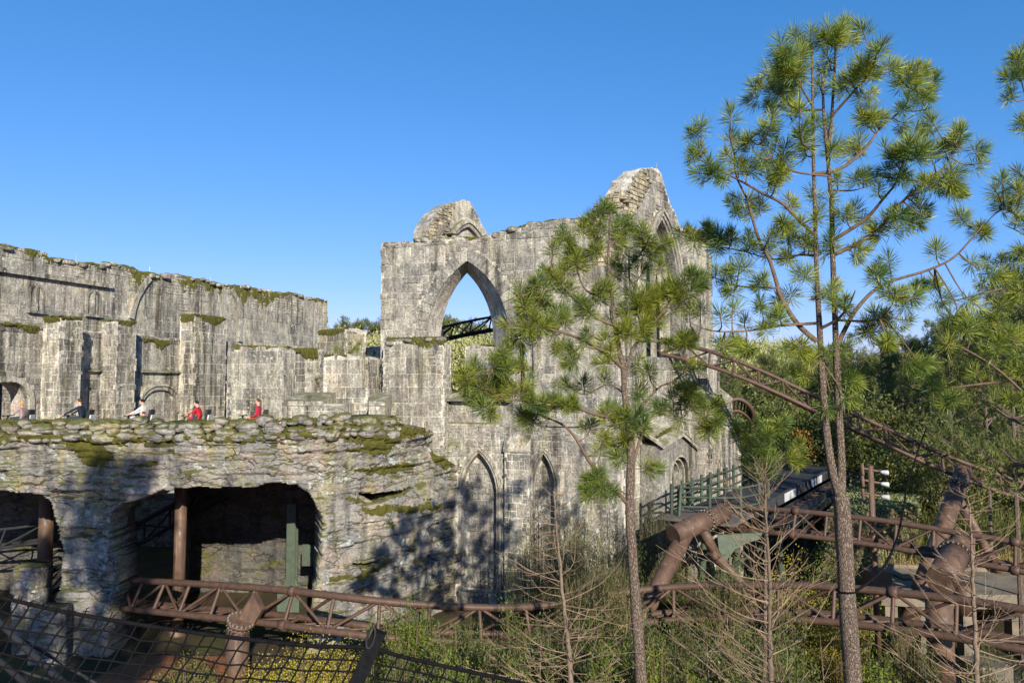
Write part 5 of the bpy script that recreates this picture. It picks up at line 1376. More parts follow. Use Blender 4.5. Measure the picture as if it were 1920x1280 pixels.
for dy in (-.35, .35): rod('rail', (-30, YR + dy, sz - .86), (-5.6, YR + dy, sz - .86), .06, M['dark_metal'], trk, 8)
for i in range(26): rod('sleeper', (-29.5 + i * .95, YR - .45, sz - .93), (-29.5 + i * .95, YR + .45, sz - .93), .05, M['dark_metal'], trk, 6)
# ------------------------------------------------------------------ pines
def tuft(rs, b, axis, n, ln, wd, along=.16):
    b = np.asarray(b, float); axis = unit(np.asarray(axis, float))
    r = rs.normal(size=(n, 3)); r -= (r @ axis)[:, None] * axis; r = unit(r)
    t = rs.uniform(0, 1, n); ang = np.radians(12 + 78 * (1 - t) ** .8 + rs.normal(size=n) * 10)
    D = axis[None] * np.cos(ang)[:, None] + r * np.sin(ang)[:, None]
    D[:, 2] -= .3 * rs.uniform(0, 1, n); D = unit(D)
    C = b[None] - axis[None] * (along * (1 - t))[:, None]
    S = unit(np.cross(D, rs.normal(size=(n, 3)))); L = ln * rs.uniform(.7, 1.1, n)
    return C, D, S, L, np.full(n, wd)
def build_tufts(name, lst, mat, parent, nn, ln, wd, seed):
    rs = np.random.RandomState(seed); acc = [[], [], [], [], []]
    for b, ax in lst:
        for k, v in enumerate(tuft(rs, b, ax, int(nn * rs.uniform(.45, 1.2)), ln * rs.uniform(.62, 1.12), wd)): acc[k].append(v)
    V, Fc = rhombs(*[np.concatenate(a) for a in acc])
    return obj(name, V, Fc, mat, parent)
def smooth_path(pts, n=5): return catmull(pts, n)
def noisy_tube(P, rads, n, amp, seed):
    V, Fc = tube(P, rads, n); V = np.array(V); c = np.repeat(np.array([list(p) for p in P]), n, axis=0)
    k = fbm(V[:, 0] * 9, V[:, 1] * 9, V[:, 2] * 2.2, s=seed, o=3); V = c + (V - c) * (1 + amp * k)[:, None]
    return V, Fc
def pine(label, Y, stems, limbs, tufts, seed, base, nn=120, ln=.28, wd=.0085, group=None, depth=1.3, mat='needle', xtra=.06):
    rs = np.random.RandomState(seed); rg = random.Random(seed)
    root = thing('pine_tree', label, 'pine tree', base, group)
    nodes = []           # (point, px) for twigs to attach to
    for pts, r0, r1 in stems:
        P = smooth_path([at(p[0], p[1], Y + (p[2] if len(p) > 2 else 0)) for p in pts], 8)
        rad = [r0 + (r1 - r0) * (i / (len(P) - 1)) ** .8 for i in range(len(P))]
        V, Fc = noisy_tube(P, rad, 16 if r0 > .08 else 8, .12, seed); obj('trunk', V, Fc, M['bark'], root, smooth=True)
        for p in P[len(P) // 3:]: nodes.append((p, .02))
    for pts, r0 in limbs:
        dz = rg.uniform(-depth, depth); K = []
        for i, p in enumerate(pts):
            f = i / (len(pts) - 1); K.append(at(p[0], p[1], Y + (p[2] if len(p) > 2 else dz * f)))
        P = smooth_path(K, 5)
        V, Fc = tube(P, [r0 * (1 - .75 * i / (len(P) - 1)) for i in range(len(P))], 7); obj('branch', V, Fc, M['twig'], root, smooth=True)
        for p in P[2:]: nodes.append((p, .012))
    NP = np.array([list(p) for p, _ in nodes]); NX, NYp = proj_np(NP)
    lst = []; tws = Acc()
    ex = []
    for q_ in range(int(len(tufts) * xtra)):       # younger shoots inside the crown
        k_ = rg.randrange(len(NX)); ex.append((NX[k_] + rg.uniform(-22, 22), NYp[k_] - rg.uniform(4, 24)))
    ex = [e for e in ex if e[1] < 800]
    for (x, y) in list(tufts) + ex:
        d2 = (NX - x) ** 2 + (NYp - y - 18) ** 2
        k = int(np.argmin(d2)); q = NP[k]
        tip = at(x, y, float(q[1]) + rg.uniform(-.45, .45) * min(1.0, math.sqrt(d2[k]) / 40 + .3))
        q = Vector(q); v = tip - q; L = v.length
        if L > .04:
            mid = q + v * .5 + Vector((rg.uniform(-.1, .1), rg.uniform(-.1, .1), -.12)) * L
            P = smooth_path([q, mid, tip], 3); tws.add(tube(P, [.014 * (1 - .5 * i / (len(P) - 1)) for i in range(len(P))], 5))
            ax = (tip - mid).normalized()
        else: ax = Vector((0, 0, 1))
        ax = ax + Vector((rg.uniform(-.3, .3), rg.uniform(-.5, .2), rg.uniform(.25, .8)))
        ax = ax.normalized(); tws.add(tube([tip - ax * .03, tip + ax * .06], [.013, .006], 5))
        lst.append((list(tip), list(ax)))
        for _ in range(rg.choice((0, 1, 1))):      # side shoots
            sd_ = Vector((rg.uniform(-1, 1), rg.uniform(-1, 1), rg.uniform(-.6, .5))).normalized(); t2 = tip - ax * .1 + sd_ * rg.uniform(.1, .26)
            tws.add(tube([tip - ax * .22, t2], [.008, .005], 4)); lst.append((list(t2), list((sd_ + ax * .8 + Vector((0, 0, .3))).normalized())))
    if tws.V: tws.build('twigs', M['twig'], root)['kind'] = 'stuff'
    build_tufts('crown', lst, M[mat], root, nn, ln, wd, seed + 1)
    return root
Z7 = lambda L: [(1260 + x / 2.909, 20 + y / 2.909) for x, y in L]
Z8 = lambda L: [(1260 + x / 2.909, 400 + y / 2.909) for x, y in L]
T7 = [(160,620),(320,560),(150,740),(110,770),(240,860),(330,680),(390,720),(300,780),(480,800),(540,820),(430,840),(260,920),(200,830),(340,1010),(310,1040),(420,690),(500,640),(570,700),(620,740),(560,900),(600,880),(530,940),(610,830),(480,1060),(400,1090),
(590,170),(560,240),(620,230),(680,130),(720,180),(700,220),(760,120),(850,90),(920,100),(870,150),(830,140),(1030,90),(1000,150),(940,70),(1150,180),(1120,220),(840,240),(860,280),(600,280),(510,310),(470,390),(440,410),(560,370),(610,380),(680,300),(540,420),(590,440),(650,330),(700,290),(520,510),(560,520),(550,570),(640,500),(690,520),(800,400),(970,340),(940,370),(1030,290),(1080,310),(1190,290),(1220,310),(1100,440),(1260,350),(1240,400),(1340,300),(1380,310),(1430,350),(1330,400),(1400,430),(1360,470),(1420,440),(1290,480),(1380,540),(1420,600),(1030,570),(1080,540),(1110,590),(1060,600),(1270,610),(1330,640),(720,640),(700,680),(740,710),(770,600),(850,590),(720,760),(850,680),(870,760),(1020,700),(980,730),(1160,740),(1190,790),(1220,760),(1290,720),(1340,700),(1260,770),(1350,780),(1390,760),(1480,750),(1560,630),(1550,690),(1580,660),(1670,730),(1680,830),(1560,880),(1540,930),(1500,960),(1480,910),(1560,980),(1070,880),(1040,900),(1130,960),(1300,920),(1250,870),(1410,920),(1000,1070),(960,1090),(1390,1080),(1260,1100),(1300,1110),(1200,1100),(1160,1140),(1220,1180),(1390,1130),(100,1200),(200,1190),(260,1230),(330,1230),(420,1240),(540,1230),(600,1150),(640,1210),(700,1150),(760,980),(870,1010),(730,1230),(870,1240),(800,1090),(900,900)]
T8 = [(100,100),(200,110),(320,110),(420,110),(530,130),(620,100),(240,310),(300,300),(370,280),(110,310),(340,420),(330,500),(400,570),(260,550),(480,470),(500,350),(690,310),(580,560),(620,740),(660,720),(740,160),(860,170),(790,420),(900,370),(660,430),(1040,200),(1100,320),(1180,240),(1130,270),(940,480),(1050,640),(1090,640),(1180,400),(1260,420),(1330,440),(1380,380),(1440,380),(1290,580),(1160,550),(1060,590),(800,740),(930,740),(740,780),(1320,800),(1360,840),(1180,690),(350,690),(440,740),(270,700),(1440,190),(1560,560),(1500,460),(1570,590),(1660,500),(1640,270),(1730,300),(700,880),(880,1080),(980,1010),(1020,930)]
stems = [([(1604, 1330), (1592, 1180), (1584, 1040), (1577, 930)], .14, .125), ([(1577, 940), (1560, 880), (1548, 795), (1541, 700), (1538, 640), (1534, 560), (1531, 503), (1528, 400), (1525, 295), (1523, 123), (1520, 85)], .08, .016),
         ([(1577, 945), (1577, 860), (1573, 778), (1569, 690), (1566, 606), (1561, 469), (1559, 380), (1553, 295), (1559, 226), (1566, 109), (1566, 70)], .08, .016), ([(1553, 300), (1545, 220), (1542, 140)], .04, .015)]
limbs = [([(1531, 640), (1494, 606), (1463, 555), (1456, 530), (1442, 486), (1425, 455), (1408, 400), (1401, 374), (1380, 329), (1377, 288)], .045),
 ([(1531, 606), (1466, 610), (1400, 620), (1335, 620), (1288, 602)], .026), ([(1456, 540), (1390, 537), (1350, 525), (1320, 510)], .02), ([(1530, 480), (1500, 478), (1450, 486), (1390, 470), (1340, 462)], .022),
 ([(1528, 440), (1500, 415), (1466, 381), (1432, 364), (1408, 350), (1363, 326), (1330, 310), (1310, 285)], .032), ([(1568, 650), (1590, 606), (1604, 582), (1635, 548), (1672, 527), (1741, 506), (1789, 482), (1827, 441), (1844, 420)], .04),
 ([(1535, 617), (1569, 599), (1590, 575), (1604, 544)], .03), ([(1562, 450), (1621, 412), (1655, 374), (1679, 343), (1693, 302)], .034), ([(1562, 478), (1614, 453), (1655, 422), (1686, 384), (1724, 350), (1772, 312), (1789, 274)], .036),
 ([(1528, 326), (1576, 316), (1621, 281), (1648, 243), (1690, 206), (1717, 171)], .032), ([(1556, 222), (1604, 168), (1631, 137), (1645, 100)], .024), ([(1542, 206), (1500, 206), (1466, 185), (1440, 160)], .022), ([(1525, 280), (1501, 260), (1500, 150)], .018),
 ([(1524, 200), (1500, 160), (1480, 120), (1470, 95)], .02), ([(1564, 600), (1640, 600), (1670, 575), (1680, 540)], .02), ([(1556, 356), (1600, 357), (1640, 345)], .018), ([(1552, 330), (1490, 322), (1450, 300), (1425, 270)], .02)]
pine('tall twin stemmed pine in front of the sky, right of the hall', 12.0, stems, limbs, Z7(T7) + Z8(T8), 101, (at(1604, 1330, 12).x, 12, 3), 175, .285, .0094)
# extra lower stem to the ground
Zm4 = [(640,350),(600,320),(500,420),(540,400),(450,480),(520,500),(370,540),(330,500),(270,600),(400,620),(440,640),(380,660),(420,680),(530,600),(560,570),(700,460),(680,520),(750,430),(800,480),(850,490),(830,540),(700,600),(850,600),(900,620),(940,620),(1010,560),(960,710),(690,740),(850,760),(620,830),(560,850),(640,880),(540,900),(200,740),(240,760),(170,790),(320,830),(50,880),(100,930),(70,980),(210,870),(190,940),(430,940),(320,1000),(350,1050),(880,890),(840,920),(920,900),(800,960),(930,1000),(880,1040),(960,1060),(890,1100),(640,1060),(500,1010),(740,1100),(1030,830),(1080,860),(1160,760),(1120,800),(1200,770),(1170,880),(1150,990),(1220,1000),(1080,980),(100,1120),(140,1140),(20,1130),(300,1240),(600,1190),(1000,1220),(1180,1200),(470,960),(980,870),(150,1060)]
Zm2 = [(210,530),(240,610),(130,620),(60,600),(450,660),(420,690),(500,640),(350,750),(570,740),(620,770),(540,790),(430,830),(410,900),(470,880),(860,520),(830,590),(900,540),(960,560),(780,640),(840,670),(900,600),(940,520),(1000,400),(1080,620),(1110,640),(880,720),(1040,760),(1070,790),(640,350),(690,430),(700,1000),(370,1080),(390,1050),(340,1150),(430,1160),(310,1130),(240,310),(150,280),(560,930),(20,640)]
Zm7 = [(1050,30),(1090,150),(810,340),(730,430),(720,490),(770,550),(760,610),(960,340),(1000,310),(1040,240),(1080,230),(840,530),(880,500),(1000,420),(980,480),(1030,500),(1090,510),(1130,540),(1010,570),(1180,340),(1250,460),(1240,600),(1400,640),(1350,660),(1480,640),(870,690),(1200,790),(1240,750),(1270,810),(1180,740)]
TM = [(960 + x / 3.459, 290 + y / 3.459) for x, y in Zm4] + [(1000 + x / 3.2, 560 + y / 3.2) for x, y in Zm2] + [(700 + x / 4.267, 600 + y / 4.267) for x, y in Zm7]
mst = [([(1206, 1330), (1197, 1200), (1190, 1100), (1183, 1000), (1181, 940), (1183, 841), (1178, 794), (1171, 735), (1169, 694), (1159, 645), (1151, 594), (1148, 562), (1142, 521), (1141, 463), (1145, 400)], .108, .016), ([(1170, 700), (1187, 654), (1203, 622), (1190, 570), (1180, 520), (1180, 463)], .038, .012)]
ml = [([(1167, 690), (1143, 669), (1098, 640), (1060, 625), (1020, 612), (990, 580), (980, 555)], .036), ([(1175, 942), (1137, 900), (1106, 866), (1078, 819), (1056, 797), (1031, 785), (1005, 775)], .04), ([(1176, 790), (1112, 775), (1084, 766), (1019, 757), (974, 750), (934, 747), (915, 728), (890, 700)], .034),
 ([(1182, 800), (1200, 765), (1219, 744), (1237, 725), (1265, 713), (1290, 690)], .036), ([(1184, 880), (1200, 825), (1219, 785), (1240, 772), (1300, 770), (1330, 800)], .032), ([(1203, 622), (1230, 600), (1260, 560), (1290, 530), (1305, 510)], .022), ([(1148, 562), (1100, 545), (1080, 500), (1070, 470), (1060, 440)], .026), ([(1142, 500), (1120, 460), (1105, 420)], .018),
 ([(1180, 500), (1205, 470), (1220, 440)], .018), ([(1155, 612), (1110, 590), (1060, 540), (1040, 510)], .024), ([(1200, 640), (1250, 640), (1290, 640), (1310, 630)], .022), ([(1181, 930), (1140, 905), (1115, 890)], .018), ([(1172, 740), (1140, 720), (1095, 740), (1065, 720)], .016), ([(1141, 463), (1165, 440), (1190, 425)], .016)]
pine('shorter pine standing in front of the hall corner', 13.2, mst, ml, TM, 102, (at(1206, 1330, 13.2).x, 13.2, 3), 185, .295, .0098, xtra=.22)
# pines at the right edge
TR = Z8([(1690,70),(1840,640),(1780,700),(1890,650),(1850,820),(1790,490),(1860,460),(1880,200),(1800,240),(1430,950),(1480,930),(1540,1000),(1900,760),(1720,640),(1660,600),(1380,850),(1420,880),(1900,420),(1840,330)]) + Z7([(1890,260),(1880,330),(1850,440),(1900,590),(1560,1110),(1690,1180),(1800,920),(1890,880),(1780,1030),(1850,1050),(1880,1120),(1900,980),(1760,970),(1920,220),(1940,640)]) + [(1900, 640), (1870, 600), (1890, 560), (1905, 690), (1850, 660), (1915, 470), (1890, 745), (1830, 690), (1780, 640), (1810, 610)]
rst = [([(1990, 1340), (1985, 900), (1980, 600), (1975, 300), (1970, 60)], .15, .03)]
rl = [([(1982, 700), (1910, 712), (1800, 725), (1740, 742), (1665, 768)], .03), ([(1980, 560), (1900, 540), (1820, 556), (1770, 570)], .024), ([(1978, 460), (1900, 400), (1875, 395), (1841, 425)], .02), ([(1976, 400), (1930, 340), (1890, 310)], .024), ([(1974, 260), (1930, 200), (1910, 130)], .022), ([(1976, 330), (1930, 230), (1910, 215)], .02), ([(1982, 760), (1900, 640), (1860, 600)], .022), ([(1982, 800), (1880, 700), (1800, 650), (1760, 640)], .026), ([(1975, 480), (1920, 440), (1880, 420)], .018)]
pine('pine at the right edge whose limbs reach into the picture', 12.8, rst, rl, TR, 103, (at(1990, 1340, 12.8).x, 12.8, 0), 160, .285, .0098)
# low bright pine sapling by the trestle, and one on the ruined pier
TS = [(1400, 800), (1420, 790), (1440, 812), (1455, 800), (1470, 825), (1425, 835), (1400, 850), (1450, 850), (1480, 850), (1500, 862), (1395, 825), (1415, 865), (1470, 790), (1500, 830), (1440, 875), (1380, 810)]
pine('bright yellow green young pine between the hall and the trestle', 14.5, [([(1432, 1330), (1436, 1000), (1430, 850)], .05, .02)], [([(1432, 900), (1400, 850), (1385, 815)], .02), ([(1432, 900), (1470, 850), (1500, 840)], .02), ([(1431, 870), (1430, 830), (1440, 800)], .02)], TS, 104, (at(1432, 1330, 14.5).x, 14.5, 3), 200, .30, .0105)
zt = S2.uv(640, 668)[1]; c = S2.w(1.0, zt, -.6); ys = thing('young_pine', 'tiny pine sapling growing on top of the square broken pier', 'pine sapling', tuple(c))
rs = random.Random(4); ls = []; A_ = Acc()
for i in range(16):
    tip = c + Vector((rs.uniform(-.75, .75), rs.uniform(-.4, .4), rs.uniform(.15, .85))); A_.add(tube([c, c.lerp(tip, .5) + Vector((0, 0, .05)), tip], [.02, .015, .01], 5)); ls.append((list(tip), [tip.x - c.x, tip.y - c.y, .5]))
A_.build('trunk', M['twig'], ys); build_tufts('crown', ls, M['needle'], ys, 60, .3, .016, 9)
for (px, py, Y, n, lab) in ((592, 712, 44, 8, 'small dark pine sapling in the gap left of the square broken pier'), (694, 690, 41, 5, 'wisp of pine sapling right of the square broken pier')):
    c = at(px, py + 22, Y); ys = thing('young_pine', lab, 'pine sapling', tuple(c)); ls = []; A_ = Acc()
    for i in range(n):
        tip = c + Vector((rs.uniform(-.4, .4), rs.uniform(-.3, .3), rs.uniform(.3, 1.5))); A_.add(tube([c - Vector((0, 0, 1)), c, tip], [.02, .02, .01], 5)); ls.append((list(tip), [tip.x - c.x, tip.y - c.y, .6]))
    A_.build('trunk', M['twig'], ys); build_tufts('crown', ls, M['needle_far'], ys, 50, .32, .02, 10)

# ------------------------------------------------------------------ distant forest: a few kinds, copied
def tree_mesh_pine(seed, h=1.0):
    rs = np.random.RandomState(seed); rg = random.Random(seed)
    tk = Acc(); P = [Vector((0, 0, 0)), Vector((rg.uniform(-.02, .02), 0, .5)), Vector((rg.uniform(-.03, .03), 0, 1.0))]; tk.add(tube(catmull(P, 4), [.014 - .0013 * i for i in range(9)], 6))
    lst = []
    for i in range(46):
        z = rg.uniform(.42, .98); a = rg.uniform(0, 6.28); L = (.26 * (1.05 - z) ** .55 + .05) * rg.uniform(.6, 1.1)
        tip = Vector((math.cos(a) * L, math.sin(a) * L, z + L * .35)); b = Vector((0, 0, z)); tk.add(tube([b, b.lerp(tip, .5) - Vector((0, 0, .01)), tip], [.005, .004, .002], 4))
        for k in range(7): 
            q = b.lerp(tip, rg.uniform(.5, 1.1)); q += Vector((rg.uniform(-.04, .04), rg.uniform(-.04, .04), rg.uniform(-.02, .04))); lst.append((list(q), [q.x, q.y, .12]))
    acc = [[], [], [], [], []]
    for b, ax in lst:
        for k, v in enumerate(tuft(rs, b, ax, 34, .034, .0028, .02)): acc[k].append(v)
    V, Fc = rhombs(*[np.concatenate(a) for a in acc])
    return mesh_np('trunk', tk.V, tk.F, M['bark']), mesh_np('crown', V, Fc, M['needle_far'])
def tree_mesh_broad(seed, mat, leaf=.03, ncl=60, per=75, slim=1.0):
    rs = np.random.RandomState(seed); rg = random.Random(seed)
    tk = Acc(); tk.add(tube([(0, 0, 0), (.01, 0, .3), (0, .01, .7)], [.02, .016, .006], 6)); PP = []
    for i in range(ncl):
        a = rg.uniform(0, 6.28); z = rg.uniform(.12, 1.0); rr = .30 * slim * math.sqrt(max(.03, math.sin(min(1, (z - .05)) * math.pi) )) * rg.uniform(.45, 1.1)
        c = np.array([math.cos(a) * rr, math.sin(a) * rr, z]); tk.add(tube([(0, 0, max(.05, z - .15)), tuple(c)], [.006, .002], 4))
        PP.append(c + rs.normal(size=(per, 3)) * np.array([.055, .055, .04]) * rg.uniform(.7, 1.3))
    V, Fc = leaf_cloud(rs, np.vstack(PP), leaf, .5, .3)
    return mesh_np('trunk', tk.V, tk.F, M['bark']), mesh_np('crown', V, Fc, M[mat])
KIND = {'pine': [tree_mesh_pine(s) for s in (1, 2, 3)], 'dark': [tree_mesh_broad(11, 'leaf_dark'), tree_mesh_broad(12, 'leaf_dark', slim=.8)], 'mid': [tree_mesh_broad(13, 'leaf_mid'), tree_mesh_broad(14, 'leaf_mid', slim=1.2)],
        'olive': [tree_mesh_broad(15, 'leaf_olive', .03, 50, 70)], 'pale': [tree_mesh_broad(16, 'leaf_pale', .028, 70, 90, 1.1)], 'rust': [tree_mesh_broad(17, 'leaf_rust', .03, 30, 40)], 'green': [tree_mesh_broad(18, 'leaf_green', .035, 45, 60)]}
LAB = {'pine': ('pine_tree', 'dark slender pine in the distant woods on the right', 'pine tree'), 'dark': ('evergreen_tree', 'dark dense evergreen tree in the woods behind the tracks', 'tree'), 'mid': ('leafy_tree', 'mid green leafy tree in the woods behind the tracks', 'tree'),
       'olive': ('wispy_tree', 'olive grey wispy tree in the woods behind the tracks', 'tree'), 'pale': ('pale_tree', 'pale yellow green sunlit tree on the far bank', 'tree'), 'rust': ('leafy_tree', 'small rust orange leaved tree beyond the young pine', 'tree'), 'green': ('leafy_tree', 'bright green bushy tree in the woods behind the tracks', 'tree')}
FAR = []
def far_tree(kind, px, ytop, Y, w=1.0, label=None, v=None, group=None):
    c = at(px, ytop, Y); gz = float(ground_z(c.x, c.y)); h = c.z - gz
    nm, lb, ct = LAB[kind]; t = thing(nm, label or lb, ct, (c.x, c.y, gz), group or ('woods: ' + kind))
    rg = random.Random(int(px * 7 + Y * 13)); k = KIND[kind][rg.randrange(len(KIND[kind])) if v is None else v]
    for me, nn in zip(k, ('trunk', 'crown')):
        o = bpy.data.objects.new(nn, me); COL.objects.link(o); o.parent = t
    if label is None: FAR.append((kind, 0 if Y < 50 else 1 if Y < 61 else 2 if Y < 81 else 3, px, t))
    s = h * w; t.scale = (s, s, h); t.rotation_euler = (0, 0, rg.uniform(0, 6.28))
    return t
rg = random.Random(21)
for px, yt_, Y in ((660, 606, 95), (690, 612, 92), (708, 604, 96), (648, 618, 98), (630, 622, 100), (835, 602, 95), (850, 606, 100), (885, 604, 97), (905, 612, 100)):
    far_tree('pine', px, yt_, Y, .8, ('far pine between the high wall and the hall, %s' % {630: 'leftmost', 648: 'second from left', 660: 'middle one', 690: 'second from right', 708: 'touching the hall'}[px]) if px < 750 else ('far pine seen through the great arch, %s' % {835: 'leftmost', 850: 'second from left', 885: 'second from right', 905: 'rightmost'}[px]), group='far pines left of the hall' if px < 750 else 'far pines in the arch')
for px, yt_, Y in ((640, 634, 84), (675, 636, 80), (710, 632, 82), (730, 640, 82), (845, 640, 80), (870, 634, 82), (900, 636, 80), (930, 638, 82), (955, 636, 84)):
    far_tree('pale', px, yt_, Y, .8, ('pale yellow green tree beyond the hall, left of it, %s' % {640: 'leftmost', 675: 'second from left', 710: 'third from left', 730: 'hidden most by the hall'}[px]) if px < 750 else ('pale yellow green tree seen through the arch, %s' % {845: 'leftmost', 870: 'second from left', 900: 'third from left', 930: 'fourth from left', 955: 'rightmost'}[px]), group='pale thicket behind the hall, left' if px < 750 else 'pale thicket in the arch')
for i in range(15): far_tree('pale', 1345 + i * 11 + rg.uniform(-4, 4), 652 + rg.uniform(-8, 8) + (6 if i > 9 else 0), 88 + rg.uniform(-6, 6), .55)
for i in range(30): far_tree('pine', 1345 + i * 20 + rg.uniform(-8, 8), rg.uniform(655, 690) - (i > 22) * 20, rg.uniform(75, 110), .75)
for i in range(26): far_tree(rg.choice(['dark', 'mid', 'dark', 'olive']), 1400 + i * 21 + rg.uniform(-10, 10), rg.uniform(690, 735), rg.uniform(62, 80), .8)
for i in range(22): far_tree(rg.choice(['dark', 'mid', 'olive', 'dark', 'green']), 1410 + i * 25 + rg.uniform(-10, 10), rg.uniform(745, 800), rg.uniform(50, 60), .85)
for i in range(12): far_tree(rg.choice(['dark', 'mid', 'dark']), 1668 + i * 24 + rg.uniform(-8, 8), rg.uniform(820, 900), rg.uniform(41, 47), 1.0)
far_tree('rust', 1495, 815, 52, .8); far_tree('mid', 1385, 735, 58, .8); far_tree('pine', 1365, 700, 60, .6); far_tree('dark', 1400, 800, 48, .8)
for px, yt_, Y in ((1890, 520, 30), (1840, 590, 36), (1780, 640, 42), (1935, 480, 26)): far_tree('pine', px, yt_, Y, .55, 'dark pine behind the front pines at the right, %s' % {1890: 'second from the picture edge', 1840: 'third from the picture edge', 1780: 'farthest from the picture edge', 1935: 'cut by the picture edge'}[px], group='dark pines at right edge')

for px, yt_, Y in ((1610, 655, 62), (1650, 640, 58), (1690, 632, 66), (1725, 640, 55), (1755, 618, 60), (1790, 600, 52), (1815, 625, 64), (1850, 590, 50), (1880, 610, 58), (1905, 575, 48), (1940, 560, 46), (1440, 668, 70), (1500, 672, 66), (1560, 664, 72)): far_tree('pine', px, yt_, Y, .62)
for px, yt_, Y in ((1760, 745, 56), (1890, 730, 54), (1480, 760, 58)): far_tree('olive', px, yt_, Y, .8)
ROW = ['nearest woods', 'second woods row', 'third woods row', 'farthest woods']
ADJ = {'pine': 'slender dark pine', 'dark': 'dark dense evergreen tree', 'mid': 'mid green leafy tree', 'olive': 'olive grey wispy tree', 'pale': 'pale yellow green tree', 'rust': 'rust orange leaved tree', 'green': 'bright green bushy tree'}
def nth(i): return {1: 'leftmost', 2: 'second from left', 3: 'third from left', 4: 'fourth from left', 5: 'fifth from left', 6: 'sixth from left', 7: 'seventh from left', 8: 'eighth from left', 9: 'ninth from left', 10: 'tenth from left'}.get(i, '%dth from left' % i if i not in (21, 22, 23) else {21: '21st', 22: '22nd', 23: '23rd'}[i] + ' from left')
cnt = {}
for kind, row, px, t in sorted(FAR, key=lambda f: (f[0], f[1], f[2])):
    cnt[kind, row] = cnt.get((kind, row), 0) + 1; t['label'] = '%s, %s of its kind in the %s' % (ADJ[kind], nth(cnt[kind, row]), ROW[row])
# guy strap tied round the tall pine
gs = thing('guy_strap', 'black strap tied round the tall pine trunk, running up to the right', 'strap', tuple(at(1590, 1106, 12)))
V, Fc = tube(catmull([at(1604, 1108, 11.9), at(1650, 1072, 12.2), at(1678, 1020, 12.6), at(1692, 965, 12.9), at(1702, 905, 13.2), at(1718, 855, 13.6), at(1738, 800, 14)], 6), [.024 - .0004 * i for i in range(37)], 7); obj('strap', V, Fc, M['rope'], gs, smooth=True)
cc = at(1588, 1106, 12.02); V, Fc = tube([cc + Vector((.155 * math.cos(t_), .155 * math.sin(t_), .01 * math.cos(t_))) for t_ in np.linspace(0, 2 * math.pi, 25)], .016, 6, False); obj('loop', V, Fc, M['rope'], gs, smooth=True)

# ------------------------------------------------------------------ shrubs
def shrub(name, label, px, ybase, Y, wpx, ytop, mat, n=2600, leaf=.09, asp=.45, shoots=16, group=None, dense=1.0, seed=None, up=.5):
    c = at(px, ytop, Y); gz = max(float(ground_z(c.x, c.y)), at(px, ybase, Y).z if ybase else -9)
    seed = seed or int(px + ytop); rs = np.random.RandomState(seed); rg = random.Random(seed)
    W = wpx / F * Y / 2; Hh = c.z - gz
    t = thing(name, label, 'shrub', (c.x, c.y, gz), group); st = Acc(); PP = []
    for i in range(shoots):
        a = rg.uniform(0, 6.28); rr = W * math.sqrt(rg.random()); f = 1 - .55 * (rr / W) ** 2
        tip = Vector((c.x + math.cos(a) * rr, c.y + math.sin(a) * rr * .8, gz + Hh * f * rg.uniform(.7, 1.0))); b = Vector((c.x + math.cos(a) * rr * .35, c.y + math.sin(a) * rr * .3, gz))
        mid = b.lerp(tip, .5) + Vector((rg.uniform(-.1, .1), rg.uniform(-.1, .1), 0)); st.add(tube([b, mid, tip], [.022, .015, .005], 4))
        k = int(n / shoots); tt = rs.uniform(.12, 1.0, k) ** .8
        q = np.array(b)[None] * ((1 - tt) ** 2)[:, None] + 2 * np.array(mid)[None] * (tt * (1 - tt))[:, None] + np.array(tip)[None] * (tt ** 2)[:, None]
        PP.append(q + rs.normal(size=(k, 3)) * (W * .30 / math.sqrt(dense)) * (1.1 - .75 * tt)[:, None] * np.array([1, 1, .6]))
    st.build('stems', M['twig'], t)
    V, Fc = leaf_cloud(rs, np.vstack(PP), leaf, asp, up); obj('foliage', V, Fc, M[mat], t)
    return t
# wispy willows against the hall
shrub('wispy_shrub', 'tall wispy olive shrub against the hall wall left of the shorter pine', 1070, None, 27.5, 150, 900, 'leaf_olive', 20000, .12, .16, 110, up=1.2)
shrub('wispy_shrub', 'tall wispy olive shrub right of the shorter pine trunk', 1225, None, 31.2, 110, 900, 'leaf_olive', 15000, .12, .16, 90, up=1.2)
shrub('wispy_shrub', 'wispy olive shrub behind the shorter pine trunk', 1150, None, 28.5, 120, 930, 'leaf_olive', 14000, .12, .16, 80, up=1.2)
shrub('leafy_shrub', 'upright bright green shrub in front of the brown track', 770, None, 17.5, 115, 1072, 'leaf_green', 12000, .07, .42, 40)
shrub('leafy_shrub', 'small bright green shrub left of the upright one at the track', 705, None, 17.8, 60, 1135, 'leaf_green', 1500, .08, .42, 12)
shrub('leafy_shrub', 'yellow green bush behind the net right of the pipe support', 560, None, 21.5, 260, 1175, 'leaf_yellow', 16000, .065, .5, 70)
shrub('leafy_shrub', 'yellow green bush behind the net near its post', 660, None, 20.5, 150, 1180, 'leaf_yellow', 9000, .065, .5, 40)
shrub('leafy_shrub', 'mid green bush low under the track at the left cave pier', 350, None, 24.5, 120, 1215, 'leaf_mid', 2500, .08, .55, 26)
